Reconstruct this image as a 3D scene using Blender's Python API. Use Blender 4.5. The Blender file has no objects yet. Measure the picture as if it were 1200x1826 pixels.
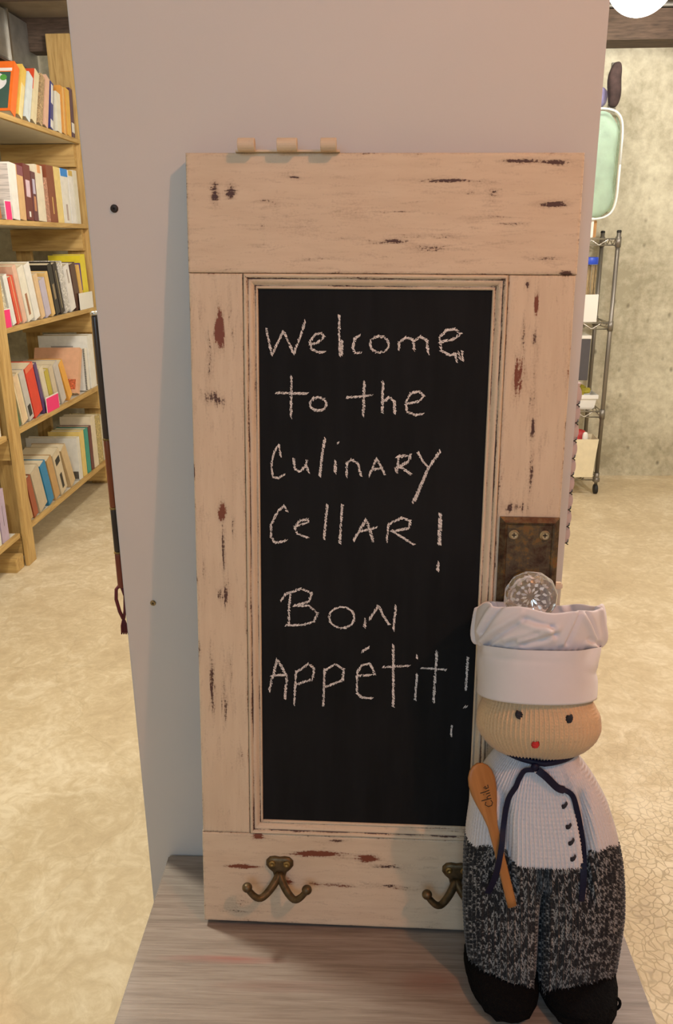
import bpy, bmesh, math, random
import numpy as np
from mathutils import Matrix, Vector

# ------------------------------------------------------------------ camera
scene = bpy.context.scene
COL = scene.collection
PI = math.pi
cam = bpy.data.objects.new('camera', bpy.data.cameras.new('camera'))
COL.objects.link(cam); scene.camera = cam
# columns: camera right, camera up, camera backward, in world axes
cam.matrix_world = Matrix(((0.99926236, -0.00362489, 0.03823071, 0),
                           (0.0374523, 0.31204218, -0.94932976, 0),
                           (-0.00848837, 0.95006133, 0.31194777, 1.5),
                           (0, 0, 0, 1)))
cam.data.sensor_fit = 'VERTICAL'; cam.data.sensor_height = 24.0
cam.data.lens = 1470.0 / 1826.0 * 24.0
cam.data.clip_start = 0.02; cam.data.clip_end = 60

# ------------------------------------------------------------------ light
world = bpy.data.worlds.new('world'); scene.world = world; world.use_nodes = True
world.node_tree.nodes['Background'].inputs[0].default_value = (1.0, 0.93, 0.84, 1)
world.node_tree.nodes['Background'].inputs[1].default_value = 0.05

def lamp(name, kind, loc, power, color, size=0.05, rot=(0, 0, 0), size_y=None):
    d = bpy.data.lights.new(name, kind); d.energy = power; d.color = color
    if kind == 'AREA':
        d.size = size
        if size_y: d.shape = 'RECTANGLE'; d.size_y = size_y
    else: d.shadow_soft_size = size
    o = bpy.data.objects.new(name, d); o.location = loc; o.rotation_euler = rot; COL.objects.link(o)
    return o
KEY = (0.93, -0.16, 2.62)
lamp('bulb_light', 'POINT', KEY, 42.5, (1.0, 0.43, 0.21), 0.03)
lamp('added_fill_light', 'AREA', (-0.35, -1.7, 2.3), 20.8, (0.41, 0.71, 1.0), 1.2, rot=(math.radians(68), 0, 0), size_y=1.2)  # large soft fill added behind the camera, tilted to face the sign
lamp('left_aisle_light', 'POINT', (-0.75, 3.4, 2.45), 54, (1.0, 0.95, 0.90), 0.12)
lamp('left_near_light', 'POINT', (-0.92, 1.36, 2.45), 97, (1.0, 0.95, 0.80), 0.10)
lamp('right_aisle_light', 'POINT', (1.75, 3.2, 2.45), 76, (1.0, 0.96, 0.93), 0.12)
lamp('right_near_light', 'POINT', (1.35, 1.55, 2.5), 60, (1.0, 0.95, 0.88), 0.12)
vs = scene.view_settings
vs.view_transform = 'Standard'; vs.look = 'None'; vs.gamma = 1.0; vs.exposure = 0.0
vs.use_curve_mapping = False

# ------------------------------------------------------------------ helpers
def tag(o, label=None, cat=None, group=None, kind=None):
    if label: o['label'] = label
    if cat: o['category'] = cat
    if group: o['group'] = group
    if kind: o['kind'] = kind
    return o

def empty(name, loc=(0, 0, 0), rot=None, label=None, cat=None, group=None):
    o = bpy.data.objects.new(name, None); COL.objects.link(o)
    o.empty_display_size = 0.05
    o.location = loc
    if rot is not None: o.rotation_euler = rot
    return tag(o, label, cat, group)

class MB:
    """collects geometry, links it as ONE mesh object"""
    def __init__(s): s.v = []; s.f = []
    def add(s, vs_, fs_):
        b = len(s.v); s.v += [tuple(map(float, v)) for v in vs_]
        s.f += [tuple(i + b for i in f) for f in fs_]; return s
    def box(s, a, b):
        (x0, y0, z0), (x1, y1, z1) = a, b
        return s.add([(x0, y0, z0), (x1, y0, z0), (x1, y1, z0), (x0, y1, z0), (x0, y0, z1), (x1, y0, z1), (x1, y1, z1), (x0, y1, z1)],
                     [(3, 2, 1, 0), (4, 5, 6, 7), (0, 1, 5, 4), (1, 2, 6, 5), (2, 3, 7, 6), (3, 0, 4, 7)])
    def tube(s, pts, r, n=10, cap=True, sy=1.0):
        pts = [Vector(p) for p in pts]; m = len(pts)
        rs = r if isinstance(r, (list, tuple)) else [r] * m
        vs_ = []; prev = None
        for i, p in enumerate(pts):
            t = (pts[min(i + 1, m - 1)] - pts[max(i - 1, 0)]).normalized()
            if prev is None:
                ref = Vector((0, 0, 1)) if abs(t.z) < .9 else Vector((1, 0, 0))
                a = t.cross(ref).normalized()
            else:
                a = (prev - t * prev.dot(t)).normalized()
            b = t.cross(a); prev = a
            for k in range(n):
                q = 2 * PI * k / n
                vs_.append(p + (a * math.cos(q) + b * math.sin(q) * sy) * rs[i])
        fs_ = []
        for i in range(m - 1):
            for k in range(n):
                k2 = (k + 1) % n
                fs_.append((i * n + k, i * n + k2, (i + 1) * n + k2, (i + 1) * n + k))
        if cap:
            fs_.append(tuple(range(n - 1, -1, -1))); fs_.append(tuple((m - 1) * n + k for k in range(n)))
        return s.add(vs_, fs_)
    def lathe(s, prof, n=24, origin=(0, 0, 0), axis='z', phase=0.0, sx=1, sy=1):
        """prof: (radius, height) pairs along axis"""
        vs_ = []
        for r, h in prof:
            for k in range(n):
                q = 2 * PI * k / n + phase
                a, b = r * math.cos(q) * sx, r * math.sin(q) * sy
                p = (a, b, h) if axis == 'z' else ((a, -h, b) if axis == '-y' else (h, a, b))
                vs_.append(tuple(p[i] + origin[i] for i in range(3)))
        fs_ = []
        for i in range(len(prof) - 1):
            for k in range(n):
                k2 = (k + 1) % n
                fs_.append((i * n + k, i * n + k2, (i + 1) * n + k2, (i + 1) * n + k))
        fs_.append(tuple(range(n - 1, -1, -1))); fs_.append(tuple((len(prof) - 1) * n + k for k in range(n)))
        return s.add(vs_, fs_)
    def build(s, name, m, parent=None, smooth=False, bevel=0, seg=2):
        me = bpy.data.meshes.new(name); me.from_pydata(s.v, [], s.f)
        if bevel or smooth is not None:
            bm = bmesh.new(); bm.from_mesh(me)
            bmesh.ops.recalc_face_normals(bm, faces=bm.faces)
            if bevel:
                es = [e for e in bm.edges if len(e.link_faces) == 2 and e.calc_face_angle(0) > 0.6]
                bmesh.ops.bevel(bm, geom=es, offset=bevel, segments=seg, affect='EDGES', clamp_overlap=True)
            bm.to_mesh(me); bm.free()
        if smooth:
            for p in me.polygons: p.use_smooth = True
        o = bpy.data.objects.new(name, me); COL.objects.link(o)
        if m: me.materials.append(m)
        if parent: o.parent = parent
        return o

def np_mesh(name, co, faces, m, parent=None, smooth=True, attrs=None):
    me = bpy.data.meshes.new(name)
    nv = len(co); nf = len(faces); k = faces.shape[1]
    me.vertices.add(nv); me.vertices.foreach_set('co', np.ascontiguousarray(co, np.float32).ravel())
    me.loops.add(nf * k); me.loops.foreach_set('vertex_index', np.ascontiguousarray(faces, np.int32).ravel())
    me.polygons.add(nf); me.polygons.foreach_set('loop_start', np.arange(0, nf * k, k, dtype=np.int32))
    if smooth: me.polygons.foreach_set('use_smooth', np.ones(nf, bool))
    me.update(calc_edges=True)
    for an, ad in (attrs or {}).items():
        if ad.ndim == 1:
            a = me.attributes.new(an, 'FLOAT', 'POINT'); a.data.foreach_set('value', ad.astype(np.float32))
        else:
            a = me.attributes.new(an, 'FLOAT_COLOR', 'POINT')
            a.data.foreach_set('color', np.hstack([ad, np.ones((len(ad), 1))]).astype(np.float32).ravel())
    me.materials.append(m)
    o = bpy.data.objects.new(name, me); COL.objects.link(o)
    if parent: o.parent = parent
    return o

def grid_faces(nu, nv, wrap=False):
    """vertex (j,i) -> j*nu+i"""
    i = np.arange(nu if wrap else nu - 1); j = np.arange(nv - 1)
    I, J = np.meshgrid(i, j); I2 = (I + 1) % nu
    return np.stack([J * nu + I, J * nu + I2, (J + 1) * nu + I2, (J + 1) * nu + I], -1).reshape(-1, 4)

# ------------------------------------------------------------------ materials
class NT:
    def __init__(s, name):
        s.m = bpy.data.materials.new(name); s.m.use_nodes = True
        s.t = s.m.node_tree; s.b = s.t.nodes['Principled BSDF']
    def n(s, typ, ins=None, **kw):
        x = s.t.nodes.new(typ)
        for k, v in kw.items(): setattr(x, k, v)
        for k, v in (ins or {}).items():
            if hasattr(v, 'is_output') or hasattr(v, 'links'): s.t.links.new(v, x.inputs[k])
            else: x.inputs[k].default_value = v
        return x
    def set(s, k, v):
        if hasattr(v, 'links'): s.t.links.new(v, s.b.inputs[k])
        else: s.b.inputs[k].default_value = v
    def coords(s, scale=(1, 1, 1), kind='Object', rot=(0, 0, 0), loc=(0, 0, 0)):
        tc = s.n('ShaderNodeTexCoord')
        return s.n('ShaderNodeMapping', {'Vector': tc.outputs[kind], 'Scale': scale, 'Rotation': rot, 'Location': loc}).outputs[0]
    def noise(s, vec, scale, detail=3, rough=.55, dist=0):
        return s.n('ShaderNodeTexNoise', {'Vector': vec, 'Scale': scale, 'Detail': detail, 'Roughness': rough, 'Distortion': dist}).outputs['Fac']
    def ramp(s, fac, stops):
        r = s.n('ShaderNodeValToRGB', {'Fac': fac}); e = r.color_ramp.elements
        while len(e) < len(stops): e.new(.5)
        for el, (p, c) in zip(e, stops):
            el.position = p; el.color = (c[0], c[1], c[2], 1) if hasattr(c, '__len__') else (c, c, c, 1)
        return r.outputs[0]
    def mix(s, fac, a, b, mode='MIX'):
        x = s.n('ShaderNodeMix', data_type='RGBA', blend_type=mode)
        for idx, v in ((0, fac), (6, a), (7, b)):
            if hasattr(v, 'links'): s.t.links.new(v, x.inputs[idx])
            else:
                x.inputs[idx].default_value = v if idx == 0 else ((*v, 1) if len(v) == 3 else v)
        return x.outputs[2]
    def math(s, op, a, b=0.0, clamp=False):
        x = s.n('ShaderNodeMath', operation=op, use_clamp=clamp)
        for i, v in enumerate((a, b)):
            if hasattr(v, 'links'): s.t.links.new(v, x.inputs[i])
            else: x.inputs[i].default_value = v
        return x.outputs[0]
    def bump(s, h, strength=.3, dist=.001):
        s.set('Normal', s.n('ShaderNodeBump', {'Height': h, 'Strength': strength, 'Distance': dist}).outputs[0])

def mat(name, color, rough=.5, metal=0.0, vary=.0, scale=30, bump=0, bscale=120, stretch=(1, 1, 1), dist=.0006, **kw):
    t = NT(name); t.set('Roughness', rough); t.set('Metallic', metal)
    if vary:
        n = t.noise(t.coords(stretch), scale, 4)
        lo = tuple(c * (1 - vary) for c in color); hi = tuple(min(1, c * (1 + vary)) for c in color)
        t.set('Base Color', t.ramp(n, [(.3, lo), (.7, hi)]))
    else: t.set('Base Color', (*color, 1))
    if bump: t.bump(t.noise(t.coords(stretch), bscale, 3), bump, dist)
    for k, v in kw.items(): t.set(k.replace('_', ' '), v)
    return t.m

def m_pine(name, stretch, base=(.55, .36, .13), dark=(.38, .22, .065)):
    t = NT(name); v = t.coords(stretch)
    n = t.noise(v, 6, 5, .6, .6)
    k = t.n('ShaderNodeTexVoronoi', {'Vector': t.coords((1, 1, 1)), 'Scale': 5.0}).outputs['Distance']
    knots = t.ramp(k, [(.03, 1), (.07, 0)])
    c = t.ramp(n, [(.3, dark), (.55, base), (.8, tuple(min(1, x * 1.15) for x in base))])
    t.set('Base Color', t.mix(knots, c, (.12, .05, .015))); t.set('Roughness', .62)
    t.bump(n, .15); return t.m

M = {}
M['pine_z'] = m_pine('pine_upright', (9, 9, .8))
M['pine_x'] = m_pine('pine_across', (.8, 9, 9))
M['pine_y'] = m_pine('pine_along', (9, .8, 9))
M['melamine'] = mat('white_melamine', (.72, .68, .58), .4, vary=.04, scale=12)
M['panel'] = mat('painted_panel', (.60, .58, .56), .55, vary=.015, scale=5, bump=.06, bscale=350)
M['steel'] = mat('galvanised_steel', (.42, .42, .40), .42, .75, vary=.25, scale=9)
M['chrome'] = mat('chrome_wire', (.55, .52, .46), .28, .9)
M['post_grey'] = mat('grey_post_metal', (.24, .22, .19), .4, .7)
M['dark_wood'] = mat('dark_joist', (.10, .065, .045), .8, vary=.4, scale=12, stretch=(1, 8, 8))
M['brass'] = mat('aged_brass', (.30, .20, .07), .42, .85, vary=.45, scale=160)
M['iron'] = mat('bronze_hook', (.115, .08, .04), .45, .7, vary=.4, scale=130, bump=.2, bscale=300)
M['screw'] = mat('screw_metal', (.34, .27, .15), .35, .9, vary=.3, scale=300)
M['screw_dark'] = mat('dark_screw', (.045, .035, .03), .45, .7)
M['slot'] = mat('screw_slot', (.015, .012, .01), .8)
M['black'] = mat('black_rubber', (.012, .012, .012), .6)
M['paper'] = mat('page_paper', (.66, .56, .38), .85, vary=.12, scale=60, stretch=(1, 20, 1))
M['white_card'] = mat('white_card', (.80, .78, .72), .6)
M['pink'] = mat('pink_label', (.85, .03, .18), .55)
M['hat'] = mat('white_cotton', (.68, .65, .69), .85, vary=.02, scale=40, bump=.12, bscale=900, dist=.0003)
M['navy'] = mat('navy_ribbon', (.004, .005, .026), .5, bump=.15, bscale=1500, dist=.0002, Specular_IOR_Level=.22)
M['thread'] = mat('black_thread', (.012, .012, .022), .75)
M['red_thread'] = mat('red_thread', (.50, .018, .02), .7)
M['shoe'] = mat('black_yarn', (.004, .004, .0045), .95, bump=1.0, bscale=330, dist=.003, Specular_IOR_Level=.1)

def m_floor():
    t = NT('sealed_concrete_floor'); v = t.coords()
    a = t.noise(v, 1.7, 6, .62, .5); b = t.noise(v, 13, 6, .68, 1.4); c = t.noise(v, 46, 4, .6)
    s = t.math('ADD', t.math('MULTIPLY', a, .45), t.math('ADD', t.math('MULTIPLY', b, .4), t.math('MULTIPLY', c, .15)))
    col = t.ramp(s, [(.37, (.51, .395, .245)), (.5, (.62, .505, .325)), (.61, (.76, .66, .48))])
    # crazing
    w = t.n('ShaderNodeVectorMath', {0: v, 1: t.n('ShaderNodeVectorMath', {0: t.n('ShaderNodeTexNoise', {'Vector': v, 'Scale': 14.0}).outputs['Color'], 1: (.06, .06, .06)}, operation='MULTIPLY').outputs[0]}, operation='ADD').outputs[0]
    e1 = t.n('ShaderNodeTexVoronoi', {'Vector': w, 'Scale': 46.0, 'Randomness': 1.0}, feature='DISTANCE_TO_EDGE').outputs['Distance']
    e2 = t.n('ShaderNodeTexVoronoi', {'Vector': w, 'Scale': 2.2}, feature='DISTANCE_TO_EDGE').outputs['Distance']
    m1 = t.ramp(e1, [(.02, 1), (.09, 0)]); m2 = t.ramp(e2, [(.002, 1), (.008, 0)])
    sx = t.n('ShaderNodeSeparateXYZ', {0: v})
    gx = t.n('ShaderNodeMapRange', {'Value': sx.outputs['X'], 1: .25, 2: .7}).outputs[0]
    gy = t.n('ShaderNodeMapRange', {'Value': sx.outputs['Y'], 1: 2.5, 2: 1.75}).outputs[0]
    patch = t.ramp(t.noise(v, 2.4, 3), [(.35, 0), (.55, 1)])
    reg = t.math('MULTIPLY', t.math('MULTIPLY', gx, gy), t.math('ADD', t.math('MULTIPLY', patch, .75), .25))
    crack = t.math('MULTIPLY', m1, reg)
    crack = t.math('MAXIMUM', t.math('MULTIPLY', crack, .62), t.math('MULTIPLY', m2, .13))
    t.set('Base Color', t.mix(crack, col, (.30, .22, .12)))
    t.set('Roughness', t.ramp(b, [(.3, .42), (.7, .62)]))
    t.bump(t.math('SUBTRACT', b, t.math('MULTIPLY', crack, 1.2)), .25, .004)
    return t.m
M['floor'] = m_floor()

def m_wall():
    t = NT('poured_concrete_wall'); v = t.coords()
    a = t.noise(v, 2.2, 6, .65, .4); b = t.noise(v, 22, 4, .6)
    s = t.math('ADD', t.math('MULTIPLY', a, .65), t.math('MULTIPLY', b, .35))
    col = t.ramp(s, [(.37, (.39, .355, .25)), (.5, (.57, .53, .40)), (.62, (.72, .685, .53))])
    p = t.n('ShaderNodeTexVoronoi', {'Vector': t.coords((1, 1, .7)), 'Scale': 15.0, 'Randomness': 1.0}).outputs['Distance']
    pits = t.math('MULTIPLY', t.ramp(p, [(.05, 1), (.22, 0)]), t.ramp(t.noise(v, 6, 2), [(.45, 0), (.6, 1)]))
    t.set('Base Color', t.mix(t.math('MULTIPLY', pits, .75), col, (.14, .12, .08)))
    t.set('Roughness', .85); t.bump(t.math('SUBTRACT', b, pits), .4, .01)
    return t.m
M['wall'] = m_wall()
M['ceil'] = mat('grey_ceiling', (.30, .25, .19), .85, vary=.2, scale=6)

def m_sign(name, stretch, gen_wear=.0, extra=False):
    """old cream paint over dark red, chips where the wear attribute and grain noise say so"""
    t = NT(name); v = t.coords()
    vs_ = t.coords(stretch)
    base = t.mix(t.noise(v, 9, 4), (.615, .495, .355), (.705, .585, .445))
    grain = t.noise(vs_, 85, 4, .6)
    base = t.mix(t.ramp(grain, [(.35, .20), (.6, 0)]), base, (.45, .31, .20))
    at = t.n('ShaderNodeAttribute', attribute_name='wear')
    sp = t.n('ShaderNodeSeparateColor', {0: at.outputs['Color']})
    fine = t.noise(vs_, 190, 4, .7, .8)
    fine2 = t.noise(v, 420, 3, .6)
    nn = t.math('ADD', t.math('MULTIPLY', fine, .68), t.math('MULTIPLY', fine2, .32))
    w = t.math('ADD', t.math('MULTIPLY', sp.outputs[0], .36), gen_wear)
    chip = t.ramp(t.math('ADD', nn, w), [(.68, 0), (.74, 1)])
    stain = t.ramp(t.math('ADD', nn, w), [(.54, 0), (.74, .38)])
    base = t.mix(stain, base, (.22, .12, .075))
    cc = t.mix(sp.outputs[1], (.075, .032, .024), (.185, .05, .022))
    t.set('Base Color', t.mix(chip, base, cc)); t.set('Roughness', .6)
    t.bump(t.math('SUBTRACT', t.math('MULTIPLY', grain, .5), chip), .35, .0008)
    return t.m
M['rail'] = m_sign('worn_cream_rail', (.16, 1, 1))
M['stile'] = m_sign('worn_cream_stile', (1, 1, .13))
M['mould_h'] = m_sign('worn_cream_moulding_h', (.07, 1, 1), .0)
M['mould_v'] = m_sign('worn_cream_moulding_v', (1, 1, .06), .0)

def m_chalk():
    t = NT('chalkboard'); v = t.coords((1, 1, .12))
    n = t.noise(v, 60, 4, .6); c = t.noise(t.coords(), 5, 4)
    col = t.ramp(n, [(.3, (.0025, .003, .004)), (.7, (.0065, .0072, .009))])
    t.set('Base Color', t.mix(t.ramp(c, [(.45, 0), (.75, .5)]), col, (.010, .0105, .0125)))
    t.set('Roughness', .75); t.set('Specular IOR Level', .22); t.bump(n, .25, .0008); return t.m
M['board'] = m_chalk()
M['chalk'] = mat('chalk', (.80, .76, .74), .95, vary=.25, scale=500)

def m_table():
    t = NT('grey_washed_wood'); v = t.coords((.045, 1, 1))
    n = t.noise(v, 150, 6, .7, .4); f = t.noise(t.coords((.03, 1, 1)), 420, 3, .6); g = t.noise(t.coords((.3, 1, 1)), 7, 4)
    col = t.ramp(n, [(.28, (.155, .122, .10)), (.48, (.245, .205, .175)), (.72, (.32, .278, .242))])
    col = t.mix(t.ramp(f, [(.36, .45), (.52, 0)]), col, (.15, .11, .09))
    col = t.mix(t.ramp(g, [(.55, 0), (.75, .35)]), col, (.23, .16, .12))
    streaky = t.ramp(n, [(.38, 0), (.6, 1)])
    for c, r, k, tint in (((-.19, .035), (.085, .0075), .85, (.27, .10, .085)), ((.055, .012), (.05, .02), .6, (.20, .085, .06)), ((-.12, -.0), (.09, .010), .45, (.22, .11, .09)), ((.06, -.046), (.2, .006), .55, (.14, .08, .07))):
        d = t.n('ShaderNodeVectorMath', {0: t.coords((1 / r[0], 1 / r[1], 0), loc=(-c[0] / r[0], -c[1] / r[1], 0))}, operation='LENGTH').outputs['Value']
        col = t.mix(t.math('MULTIPLY', t.math('MULTIPLY', t.ramp(d, [(.25, 1), (1.0, 0)]), k), t.math('ADD', t.math('MULTIPLY', streaky, .6), .4)), col, tint)
    t.set('Base Color', col); t.set('Roughness', .42); t.bump(f, .25, .0006); return t.m
M['table'] = m_table()
M['table_edge'] = mat('rubbed_edge', (.30, .17, .12), .6, vary=.4, scale=50)

def m_plate():
    t = NT('rusty_brass_plate'); v = t.coords()
    n = t.noise(v, 55, 6, .65, .5); n2 = t.noise(v, 240, 4, .6)
    s = t.math('ADD', t.math('MULTIPLY', n, .7), t.math('MULTIPLY', n2, .3))
    t.set('Base Color', t.ramp(s, [(.33, (.022, .013, .01)), (.44, (.07, .035, .018)), (.53, (.10, .075, .045)), (.6, (.19, .11, .035)), (.68, (.22, .08, .04))]))
    t.set('Metallic', .55); t.set('Roughness', t.ramp(n2, [(.3, .38), (.7, .62)])); t.bump(s, .3, .001); return t.m
M['plate'] = m_plate()

def m_glass():
    t = NT('pressed_glass'); t.set('Base Color', (.97, .97, .96, 1)); t.set('Roughness', .05)
    t.set('Transmission Weight', .88); t.set('IOR', 1.5)
    t.bump(t.n('ShaderNodeTexVoronoi', {'Vector': t.coords(), 'Scale': 190.0}).outputs['Distance'], .35, .0012); return t.m
M['glass'] = m_glass()

def m_yarn(name, c0, c1, rough=.95, attr=False):
    t = NT(name); n = t.noise(t.coords(), 700, 3)
    if attr:
        a = t.n('ShaderNodeAttribute', attribute_name='yarn')
        c = t.mix(a.outputs['Fac'], c0, c1)
        t.set('Base Color', t.mix(t.ramp(n, [(.3, .25), (.7, 0)]), c, (.02, .02, .02)))
    else:
        t.set('Base Color', t.mix(n, c0, c1))
    t.set('Roughness', rough); t.set('Sheen Weight', .25); t.set('Sheen Roughness', .5)
    t.bump(n, .3, .0006); return t.m
M['white_yarn'] = m_yarn('white_yarn', (.64, .60, .61), (.76, .72, .73))
M['tan_yarn'] = m_yarn('tan_yarn', (.60, .405, .23), (.77, .545, .325))
M['marl_yarn'] = m_yarn('marled_yarn', (.004, .004, .007), (.50, .465, .44), attr=True)

def m_wood_spoon():
    t = NT('spoon_wood'); n = t.noise(t.coords((1, 1, .07)), 160, 4, .6)
    t.set('Base Color', t.ramp(n, [(.3, (.27, .115, .03)), (.7, (.38, .175, .055))])); t.set('Roughness', .42); return t.m
M['spoon'] = m_wood_spoon()

# ------------------------------------------------------------------ setting
def struct(name, mb, m, bevel=0):
    o = mb.build(name, m, bevel=bevel); o['kind'] = 'structure'; return o
RX0, RX1, RY0, RY1, RZ = -2.75, 3.0, -2.4, 5.365, 2.72
struct('floor', MB().box((RX0 - .1, RY0 - .1, -.1), (RX1 + .1, RY1 + .1, 0)), M['floor'])
struct('ceiling', MB().box((RX0 - .1, RY0 - .1, RZ), (RX1 + .1, RY1 + .1, RZ + .1)), M['ceil'])
struct('wall_back', MB().box((RX0 - .1, RY1, 0), (RX1 + .1, RY1 + .12, RZ)), M['wall'])
struct('wall_left', MB().box((RX0 - .12, RY0, 0), (RX0, RY1, RZ)), M['wall'])
struct('wall_right', MB().box((RX1, RY0, 0), (RX1 + .12, RY1, RZ)), M['wall'])
struct('wall_front', MB().box((RX0, RY0 - .12, 0), (RX1, RY0, RZ)), M['wall'])
struct('trim_1', MB().box((-1.39, 5.15, 2.535), (RX1, RY1, 2.685)), M['dark_wood'])          # beam along the back wall
struct('trim_2', MB().tube([(-1.39, 5.12, 2.695), (RX1, 5.12, 2.695)], .012, 8), M['steel'])  # pipe above the beam
struct('trim_3', MB().box((1.39, 5.345, 2.20), (1.43, RY1, 2.46)), mat('grey_patch', (.20, .19, .16), .8, vary=.2))
struct('trim_4', MB().box((RX0, 5.25, 2.55), (-1.4, RY1, 2.72)), M['dark_wood'])
for i, y in enumerate((1.2, 2.0, 2.8, 3.6, 4.4)):
    struct('trim_%d' % (5 + i), MB().box((RX0, y, 2.60), (-.9, y + .04, RZ)), M['dark_wood'])

# duct over the left shelves
duct = empty('metal_duct', (-1.95, 3.9, 2.45), label='galvanised sheet metal duct above the top left bookshelf', cat='duct')
MB().box((-.5, 0, 0), (0, 1.06, .245)).build('duct_section', M['steel'], duct, bevel=.004)
MB().box((-.5, 1.06, 0), (0, 1.55, .245)).build('duct_section', M['steel'], duct, bevel=.004)
MB().box((-.502, 1.045, -.012), (.012, 1.07, .25)).build('seam_flange', M['chrome'], duct)
MB().box((-.5, 0, -.02), (.012, 1.55, -.008)).build('bottom_flange', M['dark_wood'], duct)

# ------------------------------------------------------------------ lamps seen or implied
def dome_lamp(loc, r, label):
    t = empty('ceiling_lamp', loc, label=label, cat='lamp')
    MB().lathe([(r * 1.05, 0), (r * 1.05, -.02), (r * .98, -.025)], 40).build('lamp_base', M['chrome'], t, smooth=True)
    pr = [(r * math.cos(a), -.025 - .178 * math.sin(a)) for a in np.linspace(0, 1.5, 14)]
    g = NT('lit_dome'); g.set('Base Color', (.9, .88, .8, 1)); g.set('Emission Color', (1, .93, .80, 1)); g.set('Emission Strength', 17.0)
    d = MB().lathe(pr, 40).build('lamp_shade', g.m, t, smooth=True)
    return t
dome_lamp((1.295, 4.58, RZ - .0), .165, 'round white glowing ceiling lamp near the concrete wall at top right')

# ------------------------------------------------------------------ shelving unit whose end panel carries the sign
PX0, PX1, PY = -.3027, .2345, .93
unit = empty('shelving_unit', (0, PY, 0), label='tall plain off-white panel end of a shelving unit behind the chalkboard sign', cat='shelving unit')
MB().box((PX0, 0, 0), (PX1, .02, 2.25)).build('end_panel', M['panel'], unit, bevel=.0012)
MB().box((PX0, 1.28, 0), (PX1, 1.30, 2.25)).build('end_panel', M['panel'], unit, bevel=.001)
MB().box((-.045, .02, .0), (-.025, 1.28, 2.25)).build('divider', M['panel'], unit)
for x0, x1 in ((PX0, PX0 + .018), (PX1 - .018, PX1)):
    MB().box((x0, .02, 0), (x1, .075, 2.25)).build('side_stile', M['panel'], unit)
for z in (.08, .55, 1.0, 1.45, 1.9, 2.23):
    for x0, x1 in ((PX0 + .02, -.045), (-.025, PX1 - .02)):
        MB().box((x0, .022, z), (x1, 1.278, z + .02)).build('shelf_board', M['melamine'], unit)
def screw(parent, x, y, z, r, m, ms, name='screw', ax='-y'):
    s = MB().lathe([(r, 0), (r, r * .25), (r * .8, r * .5), (r * .35, r * .55)], 20, (x, y, z), ax).build(name, m, parent, smooth=False)
    c = MB()
    for a in (0.4, 0.4 + PI / 2):
        dx, dz = math.cos(a) * r * .55, math.sin(a) * r * .55; nx, nz = -math.sin(a) * r * .12, math.cos(a) * r * .12
        yy = y - r * .6
        c.add([(x - dx - nx, yy, z - dz - nz), (x + dx - nx, yy, z + dz - nz), (x + dx + nx, yy, z + dz + nz), (x - dx + nx, yy, z - dz + nz),
               (x - dx - nx, yy + r * .12, z - dz - nz), (x + dx - nx, yy + r * .12, z + dz - nz), (x + dx + nx, yy + r * .12, z + dz + nz), (x - dx + nx, yy + r * .12, z - dz + nz)],
              [(3, 2, 1, 0), (4, 5, 6, 7), (0, 1, 5, 4), (1, 2, 6, 5), (2, 3, 7, 6), (3, 0, 4, 7)])
    c.build('screw_slot', ms, s if parent.parent is None else parent)
    return s
screw(unit, -0.2724, 0, 1.5353, 0.0042, M['screw_dark'], M['slot'])
screw(unit, -0.2668, 0, 1.0745, 0.0036, M['screw'], M['slot'])


# ------------------------------------------------------------------ table
TZ = .6946
tb = empty('side_table', (.0195, .72, 0), label='small table with grey washed wooden top under the sign and the doll', cat='table')
TX0, TX1, TY0, TY1 = -.274 - .0195, .3135 - .0195, .50 - .72, .927 - .72
MB().box((TX0, TY0, TZ - .022), (TX1, TY1, TZ)).build('tabletop', M['table'], tb, bevel=.0018)
for x in (TX0 + .05, TX1 - .09):
    for y in (TY0 + .04, TY1 - .08):
        MB().box((x, y, 0), (x + .04, y + .04, TZ - .0225)).build('leg', M['table'], tb, bevel=.002)
MB().box((TX0 + .06, TY0 + .05, TZ - .10), (TX1 - .06, TY0 + .07, TZ - .0225)).build('apron', M['table'], tb)
MB().box((TX0 + .06, TY1 - .06, TZ - .10), (TX1 - .06, TY1 - .04, TZ - .0225)).build('apron', M['table'], tb)

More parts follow.
